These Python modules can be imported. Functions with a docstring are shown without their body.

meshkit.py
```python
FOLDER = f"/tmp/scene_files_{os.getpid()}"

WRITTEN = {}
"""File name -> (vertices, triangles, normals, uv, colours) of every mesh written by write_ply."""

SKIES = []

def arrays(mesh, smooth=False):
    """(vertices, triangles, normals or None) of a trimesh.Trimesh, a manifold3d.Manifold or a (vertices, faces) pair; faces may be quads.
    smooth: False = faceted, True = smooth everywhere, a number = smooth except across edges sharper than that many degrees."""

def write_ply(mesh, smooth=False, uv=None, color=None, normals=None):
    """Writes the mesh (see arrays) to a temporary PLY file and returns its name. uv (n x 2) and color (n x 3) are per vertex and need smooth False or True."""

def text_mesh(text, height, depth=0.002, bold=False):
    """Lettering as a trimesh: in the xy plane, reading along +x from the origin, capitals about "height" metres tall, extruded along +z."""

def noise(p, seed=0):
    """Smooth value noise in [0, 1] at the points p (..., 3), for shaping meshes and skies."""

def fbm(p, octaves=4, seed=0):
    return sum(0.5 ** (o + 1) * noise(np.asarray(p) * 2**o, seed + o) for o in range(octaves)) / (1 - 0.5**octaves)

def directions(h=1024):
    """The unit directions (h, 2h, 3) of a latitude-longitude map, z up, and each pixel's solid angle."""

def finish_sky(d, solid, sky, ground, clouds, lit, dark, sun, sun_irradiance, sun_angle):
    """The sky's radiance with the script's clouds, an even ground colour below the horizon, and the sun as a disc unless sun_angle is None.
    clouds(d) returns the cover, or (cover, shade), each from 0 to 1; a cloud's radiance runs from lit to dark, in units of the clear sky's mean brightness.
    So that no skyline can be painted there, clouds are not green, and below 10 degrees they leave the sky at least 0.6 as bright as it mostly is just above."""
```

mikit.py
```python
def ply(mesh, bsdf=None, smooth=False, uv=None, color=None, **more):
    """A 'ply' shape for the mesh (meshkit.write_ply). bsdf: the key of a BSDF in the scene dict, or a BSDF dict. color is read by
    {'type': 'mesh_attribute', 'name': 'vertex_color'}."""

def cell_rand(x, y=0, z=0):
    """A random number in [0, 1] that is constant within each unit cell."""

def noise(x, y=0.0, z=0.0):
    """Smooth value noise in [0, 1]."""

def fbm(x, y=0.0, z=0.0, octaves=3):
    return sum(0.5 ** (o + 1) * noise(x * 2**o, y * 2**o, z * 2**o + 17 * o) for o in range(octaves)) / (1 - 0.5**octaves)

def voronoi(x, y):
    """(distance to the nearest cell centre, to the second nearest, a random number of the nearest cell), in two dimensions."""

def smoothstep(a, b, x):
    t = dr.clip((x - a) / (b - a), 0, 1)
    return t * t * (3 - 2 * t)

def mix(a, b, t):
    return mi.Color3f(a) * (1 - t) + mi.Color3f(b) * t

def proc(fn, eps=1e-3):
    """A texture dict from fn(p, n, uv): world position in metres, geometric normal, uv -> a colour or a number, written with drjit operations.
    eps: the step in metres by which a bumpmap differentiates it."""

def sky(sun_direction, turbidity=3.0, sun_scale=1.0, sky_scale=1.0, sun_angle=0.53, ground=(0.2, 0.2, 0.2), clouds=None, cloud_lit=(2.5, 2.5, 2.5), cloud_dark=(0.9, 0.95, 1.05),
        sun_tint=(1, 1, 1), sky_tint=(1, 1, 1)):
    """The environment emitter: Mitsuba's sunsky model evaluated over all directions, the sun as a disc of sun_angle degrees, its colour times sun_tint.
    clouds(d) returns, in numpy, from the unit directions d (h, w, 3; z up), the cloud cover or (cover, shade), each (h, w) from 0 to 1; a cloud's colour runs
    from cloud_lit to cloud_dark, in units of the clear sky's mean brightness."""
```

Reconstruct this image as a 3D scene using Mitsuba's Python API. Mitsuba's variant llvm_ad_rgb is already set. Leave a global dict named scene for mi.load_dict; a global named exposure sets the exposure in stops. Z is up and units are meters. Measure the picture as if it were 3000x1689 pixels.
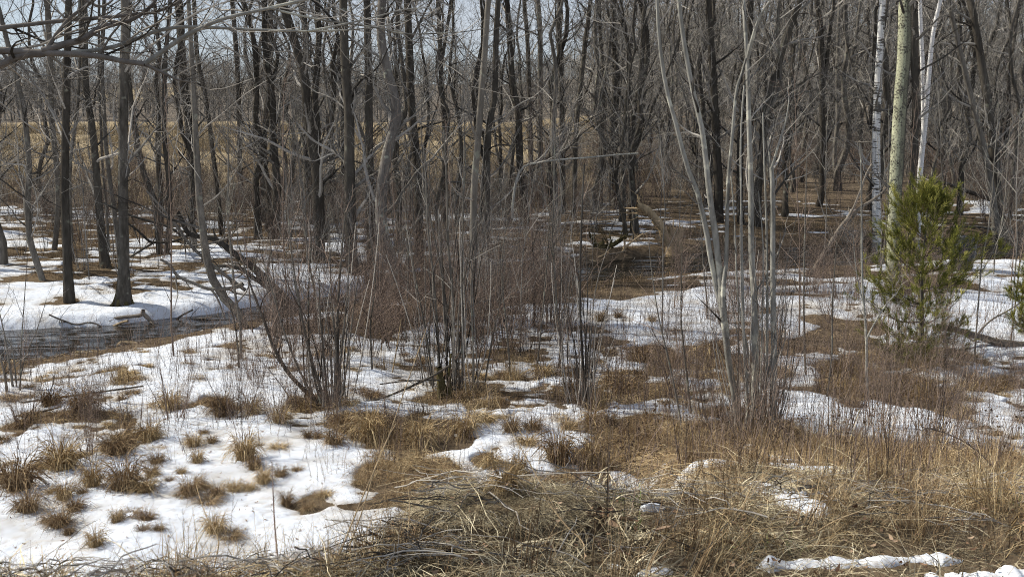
import math, numpy as np, trimesh, drjit as dr, mitsuba as mi, mikit, meshkit
from mikit import proc, noise, fbm, voronoi, smoothstep, mix, ply

T = mi.ScalarTransform4f
# ------------------------------------------------------------------ camera, sky, exposure
EYE = 4.0
PITCH = math.radians(10.22)
FPX = 3217.0                                   # focal length in pixels of a 3000 px wide frame
CP, SP = math.cos(PITCH), math.sin(PITCH)
exposure = 1.95
scene, labels = {}, {}
scene['camera'] = dict(type='perspective', fov=2 * math.degrees(math.atan(1500 / FPX)), fov_axis='x', near_clip=0.1, far_clip=3000.0,
                       to_world=T().look_at(origin=[0, 0, EYE], target=[0, CP, EYE - SP], up=[0, 0, 1]))
SUN = np.array([-0.74, 0.22, 0.64]); SUN /= np.linalg.norm(SUN)


def clouds(d):
    c = meshkit.fbm(d * np.array([3.0, 3.0, 9.0]), 4, 5)
    return np.clip(0.50 + 0.5 * (c - 0.45) * 2, 0.2, 0.85)


scene['sky'] = mikit.sky(SUN.tolist(), turbidity=3.0, sun_scale=1.35, sky_scale=0.85, sun_tint=(0.87, 1.0, 1.20), clouds=clouds, cloud_lit=(2.1, 2.2, 2.4), cloud_dark=(1.6, 1.7, 1.9), ground=(0.35, 0.33, 0.3))
rng = np.random.default_rng(11)


def cam_dir(sx, sy):
    u, v = (np.asarray(sx, float) - 1500) / FPX, (np.asarray(sy, float) - 844.5) / FPX
    return np.stack([u, CP - v * SP, -SP - v * CP], -1)


def at(sx, sy, Y):
    """the point of the photograph's line of sight (sx, sy) at depth Y"""
    d = cam_dir(sx, sy)
    return np.array([0, 0, EYE]) + d * (np.asarray(Y, float) / d[..., 1])[..., None]


# ------------------------------------------------------------------ terrain
def sstep(a, b, x):
    t = np.clip((np.asarray(x, float) - a) / (b - a), 0, 1)
    return t * t * (3 - 2 * t)


def n2(x, y, f, seed=0, octv=3):
    return meshkit.fbm(np.stack([np.asarray(x) * f, np.asarray(y) * f, np.zeros_like(np.asarray(x, float))], -1), octv, seed) - 0.5


STREAM_MID = np.array([(-40, 13.0), (-22, 15.2), (-12, 17.2), (-8.6, 18.4), (-7.2, 19.2), (-5.8, 20.4), (-3.0, 23.2), (1, 25.4), (4.0, 27.4), (7, 28.6), (10, 29.6), (14, 30.6), (22, 33), (40, 38)], float)
STREAM_HALF = np.array([1.6, 1.6, 1.5, 1.35, 1.0, 0.65, 0.55, 0.8, 1.3, 1.7, 1.75, 2.0, 2.2, 2.2])
WATER_Z = -0.30


def stream_dist(x, y):
    """signed distance to the stream's edge (negative in the water)"""
    x, y = np.asarray(x, float), np.asarray(y, float)
    best = np.full(np.broadcast(x, y).shape, 1e9)
    for (a, b), (h0, h1) in zip(zip(STREAM_MID[:-1], STREAM_MID[1:]), zip(STREAM_HALF[:-1], STREAM_HALF[1:])):
        ab = b - a
        t = np.clip(((x - a[0]) * ab[0] + (y - a[1]) * ab[1]) / (ab @ ab), 0, 1)
        d = np.hypot(x - a[0] - t * ab[0], y - a[1] - t * ab[1]) - (h0 + (h1 - h0) * t)
        best = np.minimum(best, d)
    return best


def ground(x, y):
    x, y = np.asarray(x, float), np.asarray(y, float)
    plain = 0.16 * n2(x, y, 0.25, 1) + 0.12 * n2(x, y, 0.9, 2)
    plain = plain + 0.35 * sstep(30, 46, y) * sstep(-2, 9, x) + 1.0 * sstep(45, 140, y) * sstep(-4, 30, x)
    edge = 4.42 + 0.98 * sstep(-0.85, -0.3, x)
    left = 1.98 - 0.05 * (y - 4) - np.maximum(0, y - edge) * 0.85
    right = 2.12 - 0.045 * (y - 3.5) - np.maximum(0, y - 4.8) * 0.25
    w = sstep(0.45, 1.7, x)
    bank = left * (1 - w) + right * w
    bank = bank + (0.10 * n2(x, y, 1.1, 3) + 0.05 * n2(x, y, 3.5, 4)) * sstep(0.0, 0.5, bank)
    # smooth maximum of plain and bank
    k = 0.25
    hh = np.clip(0.5 + 0.5 * (bank - plain) / k, 0, 1)
    z = plain * (1 - hh) + bank * hh + k * hh * (1 - hh)
    # grassy hummock at the edge of the bank
    mx, my = (x + 0.0) / 0.50, (y - 5.10) / 0.36
    r = np.sqrt(mx * mx + my * my) + 0.35 * n2(x, y, 3.0, 7)
    mound = 0.14 * np.clip(1 - np.maximum(r, 0) ** 2.4, 0, 1) ** 0.75
    pit = 0.07 * np.exp(-(((x - 0.37) / 0.13) ** 2 + ((y - 4.86) / 0.16) ** 2) ** 1.5)
    for px_, py_, pr, pd in ((-0.13, 4.74, 0.10, 0.13), (0.10, 4.70, 0.12, 0.12), (-0.30, 4.80, 0.07, 0.10), (0.55, 4.66, 0.07, 0.08)):
        pit = pit + pd * np.exp(-(((x - px_) / (1.5 * pr)) ** 2 + ((y - py_) / (0.8 * pr)) ** 2) ** 1.5)
    z = z + mound * (1 + 0.5 * n2(x, y, 6, 8)) - pit
    # stream bed
    sd = stream_dist(x, y) + 0.35 * n2(x, y, 0.8, 9)
    nearside = y < np.interp(x, STREAM_MID[:, 0], STREAM_MID[:, 1])
    z = z - (z + 0.26) * (1 - sstep(0.0, 3.0, sd)) * np.where(nearside, 0.95, 0.45)
    z = z - (z + 0.95) * (1 - sstep(-0.75, 0.28, sd))
    # far hills
    hill = 10 * sstep(190, 420, y) * (0.62 + 0.55 * n2(x, y, 0.004, 21, 2) * 2) + 3 * sstep(150, 260, y) * sstep(-10, 60, x)
    z = z + hill + sstep(60, 150, y) * 0.6 * n2(x, y, 0.03, 22)
    # the road shoulder behind the camera
    return z


def hit(sx, sy):
    """where the line of sight (sx, sy) meets the ground"""
    d = cam_dir(sx, sy)
    d = d / d[1]
    ys = np.concatenate([np.linspace(3.2, 60, 1500), np.linspace(60.2, 400, 700)])
    zz = EYE + d[2] * ys - ground(d[0] * ys, ys)
    below = np.nonzero(zz < 0)[0]
    i = below[0] if len(below) else len(ys) - 1
    Y = ys[i]
    if 0 < i:
        a, b = zz[i - 1], zz[i]
        Y = ys[i - 1] + (ys[i] - ys[i - 1]) * a / max(a - b, 1e-9)
    return np.array([d[0] * Y, Y, float(ground(d[0] * Y, Y))])


def hits(sx, sy):
    d = cam_dir(sx, sy)
    d = d / d[:, 1:2]
    ys = np.concatenate([np.linspace(3.2, 20, 420), np.linspace(20.1, 60, 200), np.linspace(60.5, 300, 150)])
    out = np.zeros((len(d), 3))
    for s in range(0, len(d), 4000):
        dd = d[s:s + 4000]
        X = dd[:, :1] * ys
        zz = EYE + dd[:, 2:] * ys - ground(X, np.broadcast_to(ys, X.shape))
        i = np.argmax(zz < 0, 1)
        i = np.where((zz < 0).any(1), i, len(ys) - 1)
        j = np.maximum(i - 1, 0)
        r = np.arange(len(dd))
        a, b = zz[r, j], zz[r, i]
        Y = ys[j] + (ys[i] - ys[j]) * np.clip(a / np.maximum(a - b, 1e-9), 0, 1)
        out[s:s + 4000] = np.stack([dd[:, 0] * Y, Y, ground(dd[:, 0] * Y, Y)], -1)
    return out


# ------------------------------------------------------------------ naming
def numbered(name):
    if not any(k == name or k.startswith(name + '__') for k in labels) and name not in scene and not numbered.used.get(name):
        numbered.used[name] = 1
        return name
    n = numbered.used.get(name, 1)
    numbered.used[name] = n + 1
    return f'{name}_{n:03d}'


numbered.used = {}


def tag(key, label=None, category=None, group=None, kind=None):
    e = {}
    if label: e['label'] = label
    if category: e['category'] = category
    if group: e['group'] = group
    if kind: e['kind'] = kind
    labels[key] = e
    return key


# ------------------------------------------------------------------ mesh engine
class Bag:
    """collects pieces of one mesh: vertices, triangles and uv (a random number per piece, position along the piece)"""

    def __init__(self):
        self.v, self.f, self.uv, self.n = [], [], [], 0

    def add(self, v, f, uv):
        self.v.append(v); self.f.append(f + self.n); self.uv.append(uv); self.n += len(v)
        return self

    def ply(self, bsdf, smooth=True, **k):
        v, f, uv = np.vstack(self.v), np.vstack(self.f), np.vstack(self.uv)
        return ply(trimesh.Trimesh(v, f, process=False), bsdf, smooth=smooth, uv=uv, **k)


def norm(a):
    return a / (np.linalg.norm(a, axis=-1, keepdims=True) + 1e-12)


def tubes(bag, P, R, sides=5, rnd=None, rough=0.0, seed=0):
    """N curved tubes at once: P (N, K, 3) centre lines, R (N, K) radii"""
    P, R = np.asarray(P, float), np.asarray(R, float)
    N, K = R.shape
    if N == 0: return bag
    t = norm(np.gradient(P, axis=1))
    mean = norm(P[:, -1] - P[:, 0])
    ref = np.where(np.abs(mean[:, 2:]) < 0.8, [0, 0, 1.0], [1.0, 0.3, 0])
    a = norm(np.cross(t, np.broadcast_to(ref[:, None], P.shape)))
    b = np.cross(t, a)
    ang = np.arange(sides) * 2 * np.pi / sides
    ring = np.cos(ang)[None, None, :, None] * a[:, :, None] + np.sin(ang)[None, None, :, None] * b[:, :, None]
    rr = R[:, :, None, None]
    v = P[:, :, None] + rr * ring
    if rough:
        q = v / np.maximum(R.max(1)[:, None, None, None], 1e-4)
        v = P[:, :, None] + rr * ring * (1 + rough * 2 * (meshkit.fbm(q * np.array([1.3, 1.3, 0.5]), 3, seed)[..., None] - 0.5))
    rnd = rng.random(N) if rnd is None else rnd
    uv = np.stack([np.broadcast_to(rnd[:, None, None], (N, K, sides)), np.broadcast_to(np.linspace(0, 1, K)[None, :, None], (N, K, sides))], -1)
    i, j = np.meshgrid(np.arange(K - 1), np.arange(sides), indexing='ij')
    q = np.stack([i * sides + j, i * sides + (j + 1) % sides, (i + 1) * sides + (j + 1) % sides, (i + 1) * sides + j], -1).reshape(-1, 4)
    f = np.vstack([q[:, [0, 1, 2]], q[:, [0, 2, 3]]])
    f = (f[None] + (np.arange(N) * K * sides)[:, None, None]).reshape(-1, 3)
    return bag.add(v.reshape(-1, 3), f, uv.reshape(-1, 2))


def blades(bag, P, W, side, rnd=None):
    """N flat tapering blades: P (N, K, 3), W (N, K) half widths, side (N, 3)"""
    N, K = W.shape
    if N == 0: return bag
    off = side[:, None] * W[:, :, None]
    v = np.stack([P - off, P + off], 2)
    rnd = rng.random(N) if rnd is None else rnd
    uv = np.stack([np.broadcast_to(rnd[:, None, None], (N, K, 2)), np.broadcast_to(np.linspace(0, 1, K)[None, :, None], (N, K, 2))], -1)
    i = np.arange(K - 1)
    f = np.vstack([np.stack([2 * i, 2 * i + 1, 2 * i + 3], 1), np.stack([2 * i, 2 * i + 3, 2 * i + 2], 1)])
    f = (f[None] + (np.arange(N) * K * 2)[:, None, None]).reshape(-1, 3)
    return bag.add(v.reshape(-1, 3), f, uv.reshape(-1, 2))


def resample(pts, K):
    pts = np.asarray(pts, float)
    s = np.r_[0, np.cumsum(np.linalg.norm(np.diff(pts, axis=0), axis=1))]
    from scipy.interpolate import PchipInterpolator
    keep = np.r_[True, np.diff(s) > 1e-6]
    return PchipInterpolator(s[keep], pts[keep], axis=0)(np.linspace(0, s[-1], K))


def grow(rg, P, R, n, t0, t1, length, ang, K=6, up=0.3, wig=0.25, rel=0.5, rmin=0.002, rcap=9, side=None):
    """n children on each of the N parents (P, R): where along it (t0..t1), how long (lo, hi), at which angle (lo, hi) in degrees; bending up, wiggling"""
    N, PK = R.shape
    M = N * n
    if M == 0: return np.zeros((0, K, 3)), np.zeros((0, K))
    par = np.repeat(np.arange(N), n)
    t = t0 + (t1 - t0) * rg.random(M)
    s = t * (PK - 1)
    i = np.minimum(s.astype(int), PK - 2)
    w = (s - i)[:, None]
    base = P[par, i] * (1 - w) + P[par, i + 1] * w
    tang = norm(P[par, i + 1] - P[par, i])
    r0 = R[par, i] * (1 - w[:, 0]) + R[par, i + 1] * w[:, 0]
    q = rg.normal(size=(M, 3))
    rad = norm(q - (q * tang).sum(1, keepdims=True) * tang)
    a = np.radians(ang[0] + (ang[1] - ang[0]) * rg.random(M))[:, None]
    d = np.cos(a) * tang + np.sin(a) * rad
    L = (length[0] + (length[1] - length[0]) * rg.random(M) ** 1.3)
    pts = [base]
    step = (L / (K - 1))[:, None]
    for k in range(K - 1):
        pts.append(pts[-1] + d * step)
        d = norm(d + np.array([0, 0, up]) / (K - 1) + wig * rg.normal(size=(M, 3)) / math.sqrt(K - 1))
    rb = np.clip(r0 * rel * (0.6 + 0.6 * rg.random(M)), rmin, rcap)
    taper = np.linspace(1, 0.22, K)[None]
    return np.stack(pts, 1), np.maximum(rb[:, None] * taper, rmin * 0.6)


# ------------------------------------------------------------------ materials
def C(*a):
    return mi.Color3f(*a)


def wood(dark, light, f=6.0, lichen=None, lichen_amount=0.5, spread_=0.35, stretch=0.22):
    def colour(p, n, uv):
        a = fbm(p.x * f * 2, p.y * f * 2, p.z * f * 2 * stretch, 3)
        b = noise(p.x * 1.7, p.y * 1.7, p.z * 1.1)
        t = dr.clip(0.75 * a + 0.4 * b - 0.12 + spread_ * (uv.x - 0.5), 0, 1)
        c = mix(dark, light, t)
        if lichen is not None:
            l = smoothstep(1 - lichen_amount, 1 - lichen_amount + 0.12, fbm(p.x * 9 + 5, p.y * 9, p.z * 7, 3) * 0.8 + 0.2 * b)
            c = c * (1 - l) + C(*lichen) * l
        return c
    d = {'type': 'diffuse', 'reflectance': proc(colour)}
    return d


scene['bark_dark'] = wood((0.030, 0.026, 0.022), (0.13, 0.117, 0.10), 12, (0.20, 0.20, 0.16), 0.33)
scene['bark_mid'] = wood((0.045, 0.04, 0.034), (0.25, 0.228, 0.20), 12, (0.27, 0.27, 0.22), 0.38)
scene['bark_limb'] = wood((0.075, 0.066, 0.06), (0.30, 0.275, 0.25), 14, (0.40, 0.41, 0.34), 0.42)
scene['bark_grey'] = wood((0.06, 0.056, 0.05), (0.46, 0.45, 0.41), 13, (0.50, 0.49, 0.42), 0.40)
scene['twig_grey'] = wood((0.045, 0.041, 0.037), (0.46, 0.43, 0.39), 2.0, spread_=1.1)
scene['twig_brown'] = wood((0.05, 0.040, 0.034), (0.36, 0.275, 0.225), 2.0, spread_=1.0)
scene['dead_wood'] = wood((0.17, 0.13, 0.085), (0.66, 0.50, 0.31), 9, stretch=0.15)
scene['grey_wood'] = wood((0.10, 0.085, 0.07), (0.33, 0.29, 0.245), 9, stretch=0.15)


def birch_colour(p, n, uv):
    a = fbm(p.x * 5, p.y * 5, p.z * 30, 3)
    b = fbm(p.x * 5, p.y * 5, p.z * 4, 3)
    dark = smoothstep(0.57, 0.63, a + 0.8 * (b - 0.5))
    patch = smoothstep(0.60, 0.70, b)
    c = mix((0.62, 0.61, 0.58), (0.76, 0.75, 0.74), b)
    c = c * (1 - 0.55 * patch) + C(0.20, 0.20, 0.15) * 0.55 * patch
    return c * (1 - dark) + C(0.11, 0.10, 0.09) * dark


scene['bark_birch'] = {'type': 'diffuse', 'reflectance': proc(birch_colour)}


def white_birch_colour(p, n, uv):
    a = fbm(p.x * 8, p.y * 8, p.z * 42, 3)
    b = fbm(p.x * 5, p.y * 5, p.z * 3, 3)
    dark = smoothstep(0.68, 0.76, a + 0.15 * (b - 0.5))
    c = mix((0.70, 0.68, 0.66), (0.84, 0.83, 0.83), b)
    return c * (1 - dark) + C(0.10, 0.085, 0.08) * dark


scene['bark_white_birch'] = {'type': 'diffuse', 'reflectance': proc(white_birch_colour)}


def lichen_and_shade_colour(p, n, uv):
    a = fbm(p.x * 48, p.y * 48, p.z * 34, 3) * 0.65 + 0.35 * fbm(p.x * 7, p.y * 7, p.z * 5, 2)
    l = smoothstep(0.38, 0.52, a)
    l = l * smoothstep(0.75, -0.35, n.x + 0.5 * (a - 0.5))  # lichen thinned by normal: shade painted into the side away from the sun
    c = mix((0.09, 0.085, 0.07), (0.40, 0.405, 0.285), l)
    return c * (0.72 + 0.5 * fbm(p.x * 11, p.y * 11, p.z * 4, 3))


scene['bark_lichen_and_shade'] = {'type': 'diffuse', 'reflectance': proc(lichen_and_shade_colour)}


def mossy_colour(p, n, uv):
    a = fbm(p.x * 14, p.y * 14, p.z * 8, 3)
    return mix((0.035, 0.028, 0.018), (0.12, 0.105, 0.05), a)


scene['moss_bark'] = {'type': 'diffuse', 'reflectance': proc(mossy_colour)}


def straw(palette, f=2.2):
    lo, mid, hi = palette

    def colour(p, n, uv):
        a = fbm(p.x * f, p.y * f, 3.0, 2)
        t = dr.clip(0.85 * uv.x + 0.65 * a - 0.26, 0, 1)
        c = dr.select(t < 0.5, mix(lo, mid, t * 2), mix(mid, hi, t * 2 - 1))
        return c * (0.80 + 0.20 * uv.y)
    return {'type': 'twosided', 'bsdf': {'type': 'diffuse', 'reflectance': proc(colour)}}


scene['dry_straw'] = straw(((0.13, 0.085, 0.045), (0.42, 0.305, 0.165), (0.76, 0.62, 0.39)))
scene['dry_brown'] = straw(((0.085, 0.054, 0.032), (0.25, 0.172, 0.102), (0.52, 0.40, 0.25)))
scene['mat_straw'] = straw(((0.05, 0.038, 0.025), (0.29, 0.235, 0.15), (0.80, 0.71, 0.51)), 5)
scene['field_straw'] = straw(((0.17, 0.13, 0.085), (0.30, 0.245, 0.16), (0.42, 0.35, 0.24)), 0.4)
scene['green_blade'] = straw(((0.06, 0.09, 0.03), (0.14, 0.19, 0.06), (0.28, 0.32, 0.14)))
scene['needles'] = straw(((0.06, 0.075, 0.02), (0.22, 0.225, 0.055), (0.50, 0.46, 0.15)), 5)
scene['leaf_litter'] = straw(((0.075, 0.045, 0.03), (0.21, 0.135, 0.09), (0.42, 0.31, 0.22)), 9)
scene['seed_head'] = straw(((0.05, 0.035, 0.025), (0.13, 0.09, 0.06), (0.26, 0.19, 0.12)), 9)


def soil_colour(p, n, uv):
    a = fbm(p.x * 1.3, p.y * 1.3, p.z, 3)
    b = fbm(p.x * 17, p.y * 17, p.z * 17, 3)
    near = mix((0.036, 0.027, 0.019), (0.19, 0.145, 0.098), dr.clip(0.55 * a + 0.9 * b - 0.25, 0, 1))
    far = mix((0.19, 0.15, 0.095), (0.44, 0.36, 0.24), dr.clip(fbm(p.x * 0.5, p.y * 0.12, 0, 3) * 0.7 + 0.6 * fbm(p.x * 5, p.y * 1.2, 0, 2) - 0.15, 0, 1))
    open_ = smoothstep(0.16, 0.06, p.x / dr.maximum(p.y, 1.0))
    w = open_ * smoothstep(42, 60, p.y + 6 * noise(p.x * 0.2, p.y * 0.2))
    wood_floor = mix((0.10, 0.085, 0.07), (0.20, 0.175, 0.15), fbm(p.x * 0.3, p.y * 0.3, 0, 3))
    hill_field = smoothstep(250, 262, p.y) * smoothstep(340, 325, p.y) * smoothstep(-118, -112, p.x) * smoothstep(-84, -90, p.x)
    far2 = wood_floor * (1 - hill_field) + far * hill_field
    w2 = smoothstep(143, 152, p.y + 6 * noise(p.x * 0.05, 3.0))
    near = near * (1 - 0.6 * smoothstep(30, 60, p.y)) + wood_floor * 0.6 * smoothstep(30, 60, p.y)
    return near * (1 - w) + (far * (1 - w2) + far2 * w2) * w


scene['soil'] = {'type': 'diffuse', 'reflectance': proc(soil_colour)}


def snow_colour(p, n, uv):
    d = smoothstep(0.52, 0.80, fbm(p.x * 4, p.y * 4, 0, 3)) * 0.22 + smoothstep(0.74, 0.78, noise(p.x * 55, p.y * 55)) * 0.35
    return C(0.63, 0.655, 0.70) * (1 - d) + C(0.38, 0.31, 0.23) * d


def snow_bump(p, n, uv):
    return fbm(p.x * 7, p.y * 12, 0, 4) * 0.022 + noise(p.x * 60, p.y * 60) * 0.0022


scene['snow_skin'] = {'type': 'bumpmap', 'arbitrary': proc(snow_bump, eps=0.006), 'scale': 1.0, 'bsdf': {'type': 'diffuse', 'reflectance': proc(snow_colour)}}


scene['snow_sheet_skin'] = {'type': 'bumpmap', 'arbitrary': proc(snow_bump, eps=0.006), 'scale': 1.0, 'bsdf': {'type': 'diffuse', 'reflectance': {'type': 'mesh_attribute', 'name': 'vertex_color'}}}


def ripple(p, n, uv):
    return fbm(p.x * 0.9 + 0.3 * p.y, p.y * 3.2 - 0.5 * p.x, 0, 2) * 0.05 + noise(p.x * 4.0, p.y * 9.0) * 0.006


scene['stream_skin'] = {'type': 'bumpmap', 'arbitrary': proc(ripple, eps=0.01), 'scale': 1.0,
                        'bsdf': {'type': 'principled', 'base_color': {'type': 'rgb', 'value': [0.016, 0.014, 0.011]}, 'roughness': 0.10, 'specular': 0.28}}
scene['drum_paint'] = {'type': 'principled', 'base_color': {'type': 'rgb', 'value': [0.012, 0.017, 0.028]}, 'roughness': 0.4}

# ------------------------------------------------------------------ setting: ground, snow, water
BARE = []          # (x, y, rx, ry, strength) ellipses in metres where the snow has melted; negative strength keeps snow


def bare_px(sx, sy, rx, ry, s=1.0):
    c = hit(sx, sy)
    k = c[1] / FPX
    a, b = hit(sx, sy + ry), hit(sx, max(sy - ry, 330))
    BARE.append((c[0], 0.5 * (a[1] + b[1]), rx * k, max(0.5 * (b[1] - a[1]), 0.08), s))


for spec in [
    (1180, 1290, 210, 45), (1190, 1400, 170, 70), (1010, 1250, 70, 40), (1420, 1215, 60, 30), (1130, 1480, 150, 20), (900, 1480, 90, 22),
    (350, 1290, 90, 45, 0.8), (250, 1215, 110, 22, 0.7), (100, 1230, 40, 20, 0.6), (640, 1190, 110, 24, 0.8), (930, 1185, 70, 25), (1340, 1150, 70, 40), (1720, 1170, 60, 40),
    (190, 1345, 45, 26, 0.8), (50, 1400, 50, 26, 0.7), (20, 1270, 40, 14, 0.7), (1490, 1400, 60, 60), (1640, 1310, 50, 50), (1740, 1340, 45, 60), (1440, 1340, 45, 30),
    (300, 1095, 200, 12, 0.6), (640, 1030, 150, 14, 0.8), (930, 955, 170, 24, 0.9), (1130, 930, 170, 40, 0.8), (1350, 900, 190, 40, 0.8), (1600, 850, 240, 38, 0.85), (1900, 830, 180, 34, 0.85),
    (1950, 1290, 250, 60, 1.2), (2200, 1290, 200, 80, 0.85), (2450, 1330, 260, 90, 0.8), (2800, 1400, 260, 120, 0.8), (2560, 1140, 190, 70, 1.1), (2850, 1190, 140, 60), (2450, 990, 140, 60), (2280, 1000, 90, 50), (2100, 1030, 90, 40), (1920, 1060, 80, 30), (2640, 1050, 140, 40, 1.2), (2900, 1130, 90, 30),
    (1950, 1400, 200, 40, 0.9), (2150, 1430, 240, 55, 0.9), (1850, 1480, 160, 30, 1.0), (2060, 1090, 60, 20), (1800, 1010, 60, 20), (1870, 1135, 70, 26),
    (2900, 740, 160, 30), (2500, 800, 130, 26), (2700, 820, 150, 30, 0.6), (2450, 650, 200, 20, 0.8), (2300, 690, 120, 16),
    (1760, 740, 60, 22), (1960, 790, 70, 16), (1200, 770, 40, 20),
    (1540, 1300, 170, 62, -0.75), (1380, 1235, 120, 30, -0.6), (2360, 1470, 90, 55, -3.6), (2640, 1262, 130, 30, -3.2), (2300, 1075, 60, 60, -2.0), (2940, 1230, 80, 40, -2.5), (2780, 1240, 60, 26, -2.5), (2900, 1330, 130, 45, -3.2), (2420, 1205, 60, 22, -3.2), (2330, 1180, 90, 28, -3.2), (2620, 1200, 45, 30, -3.2), (2890, 1190, 50, 30, -3.2), (2250, 1340, 40, 22, -3.2), (1860, 1400, 90, 24, -3.2), (1890, 1505, 70, 14, -2.5),
    (1280, 1480, 80, 26, -1.0), (1320, 1450, 40, 26, -0.8), (2880, 1000, 110, 40, -0.9), (2300, 950, 60, 36, -0.8), (2120, 1160, 40, 30, -0.8),
]:
    bare_px(*spec)
STRIPS = [[(2205, 1662), (2330, 1656), (2470, 1652), (2600, 1646), (2700, 1640), (2765, 1645), (2825, 1640)], [(2700, 1706), (2800, 1698), (2900, 1694), (3050, 1690), (3200, 1694)], [(1885, 1692), (1925, 1682), (1950, 1680)]]
STRIP_PTS = np.vstack([np.array([hit(*q_) for q_ in p_]) for p_ in STRIPS for p_ in [[(a[0] + (b[0] - a[0]) * t, a[1] + (b[1] - a[1]) * t) for a, b in zip(p_[:-1], p_[1:]) for t in (0, 0.25, 0.5, 0.75)]]])


def off_strips(x, y):
    return np.min(np.hypot(np.asarray(x)[..., None] - STRIP_PTS[:, 0], np.asarray(y)[..., None] + 0.06 - STRIP_PTS[:, 1]), -1) > 0.085


TUSSOCK_HOLES = []      # melt rings round tussocks and trunks


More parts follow.
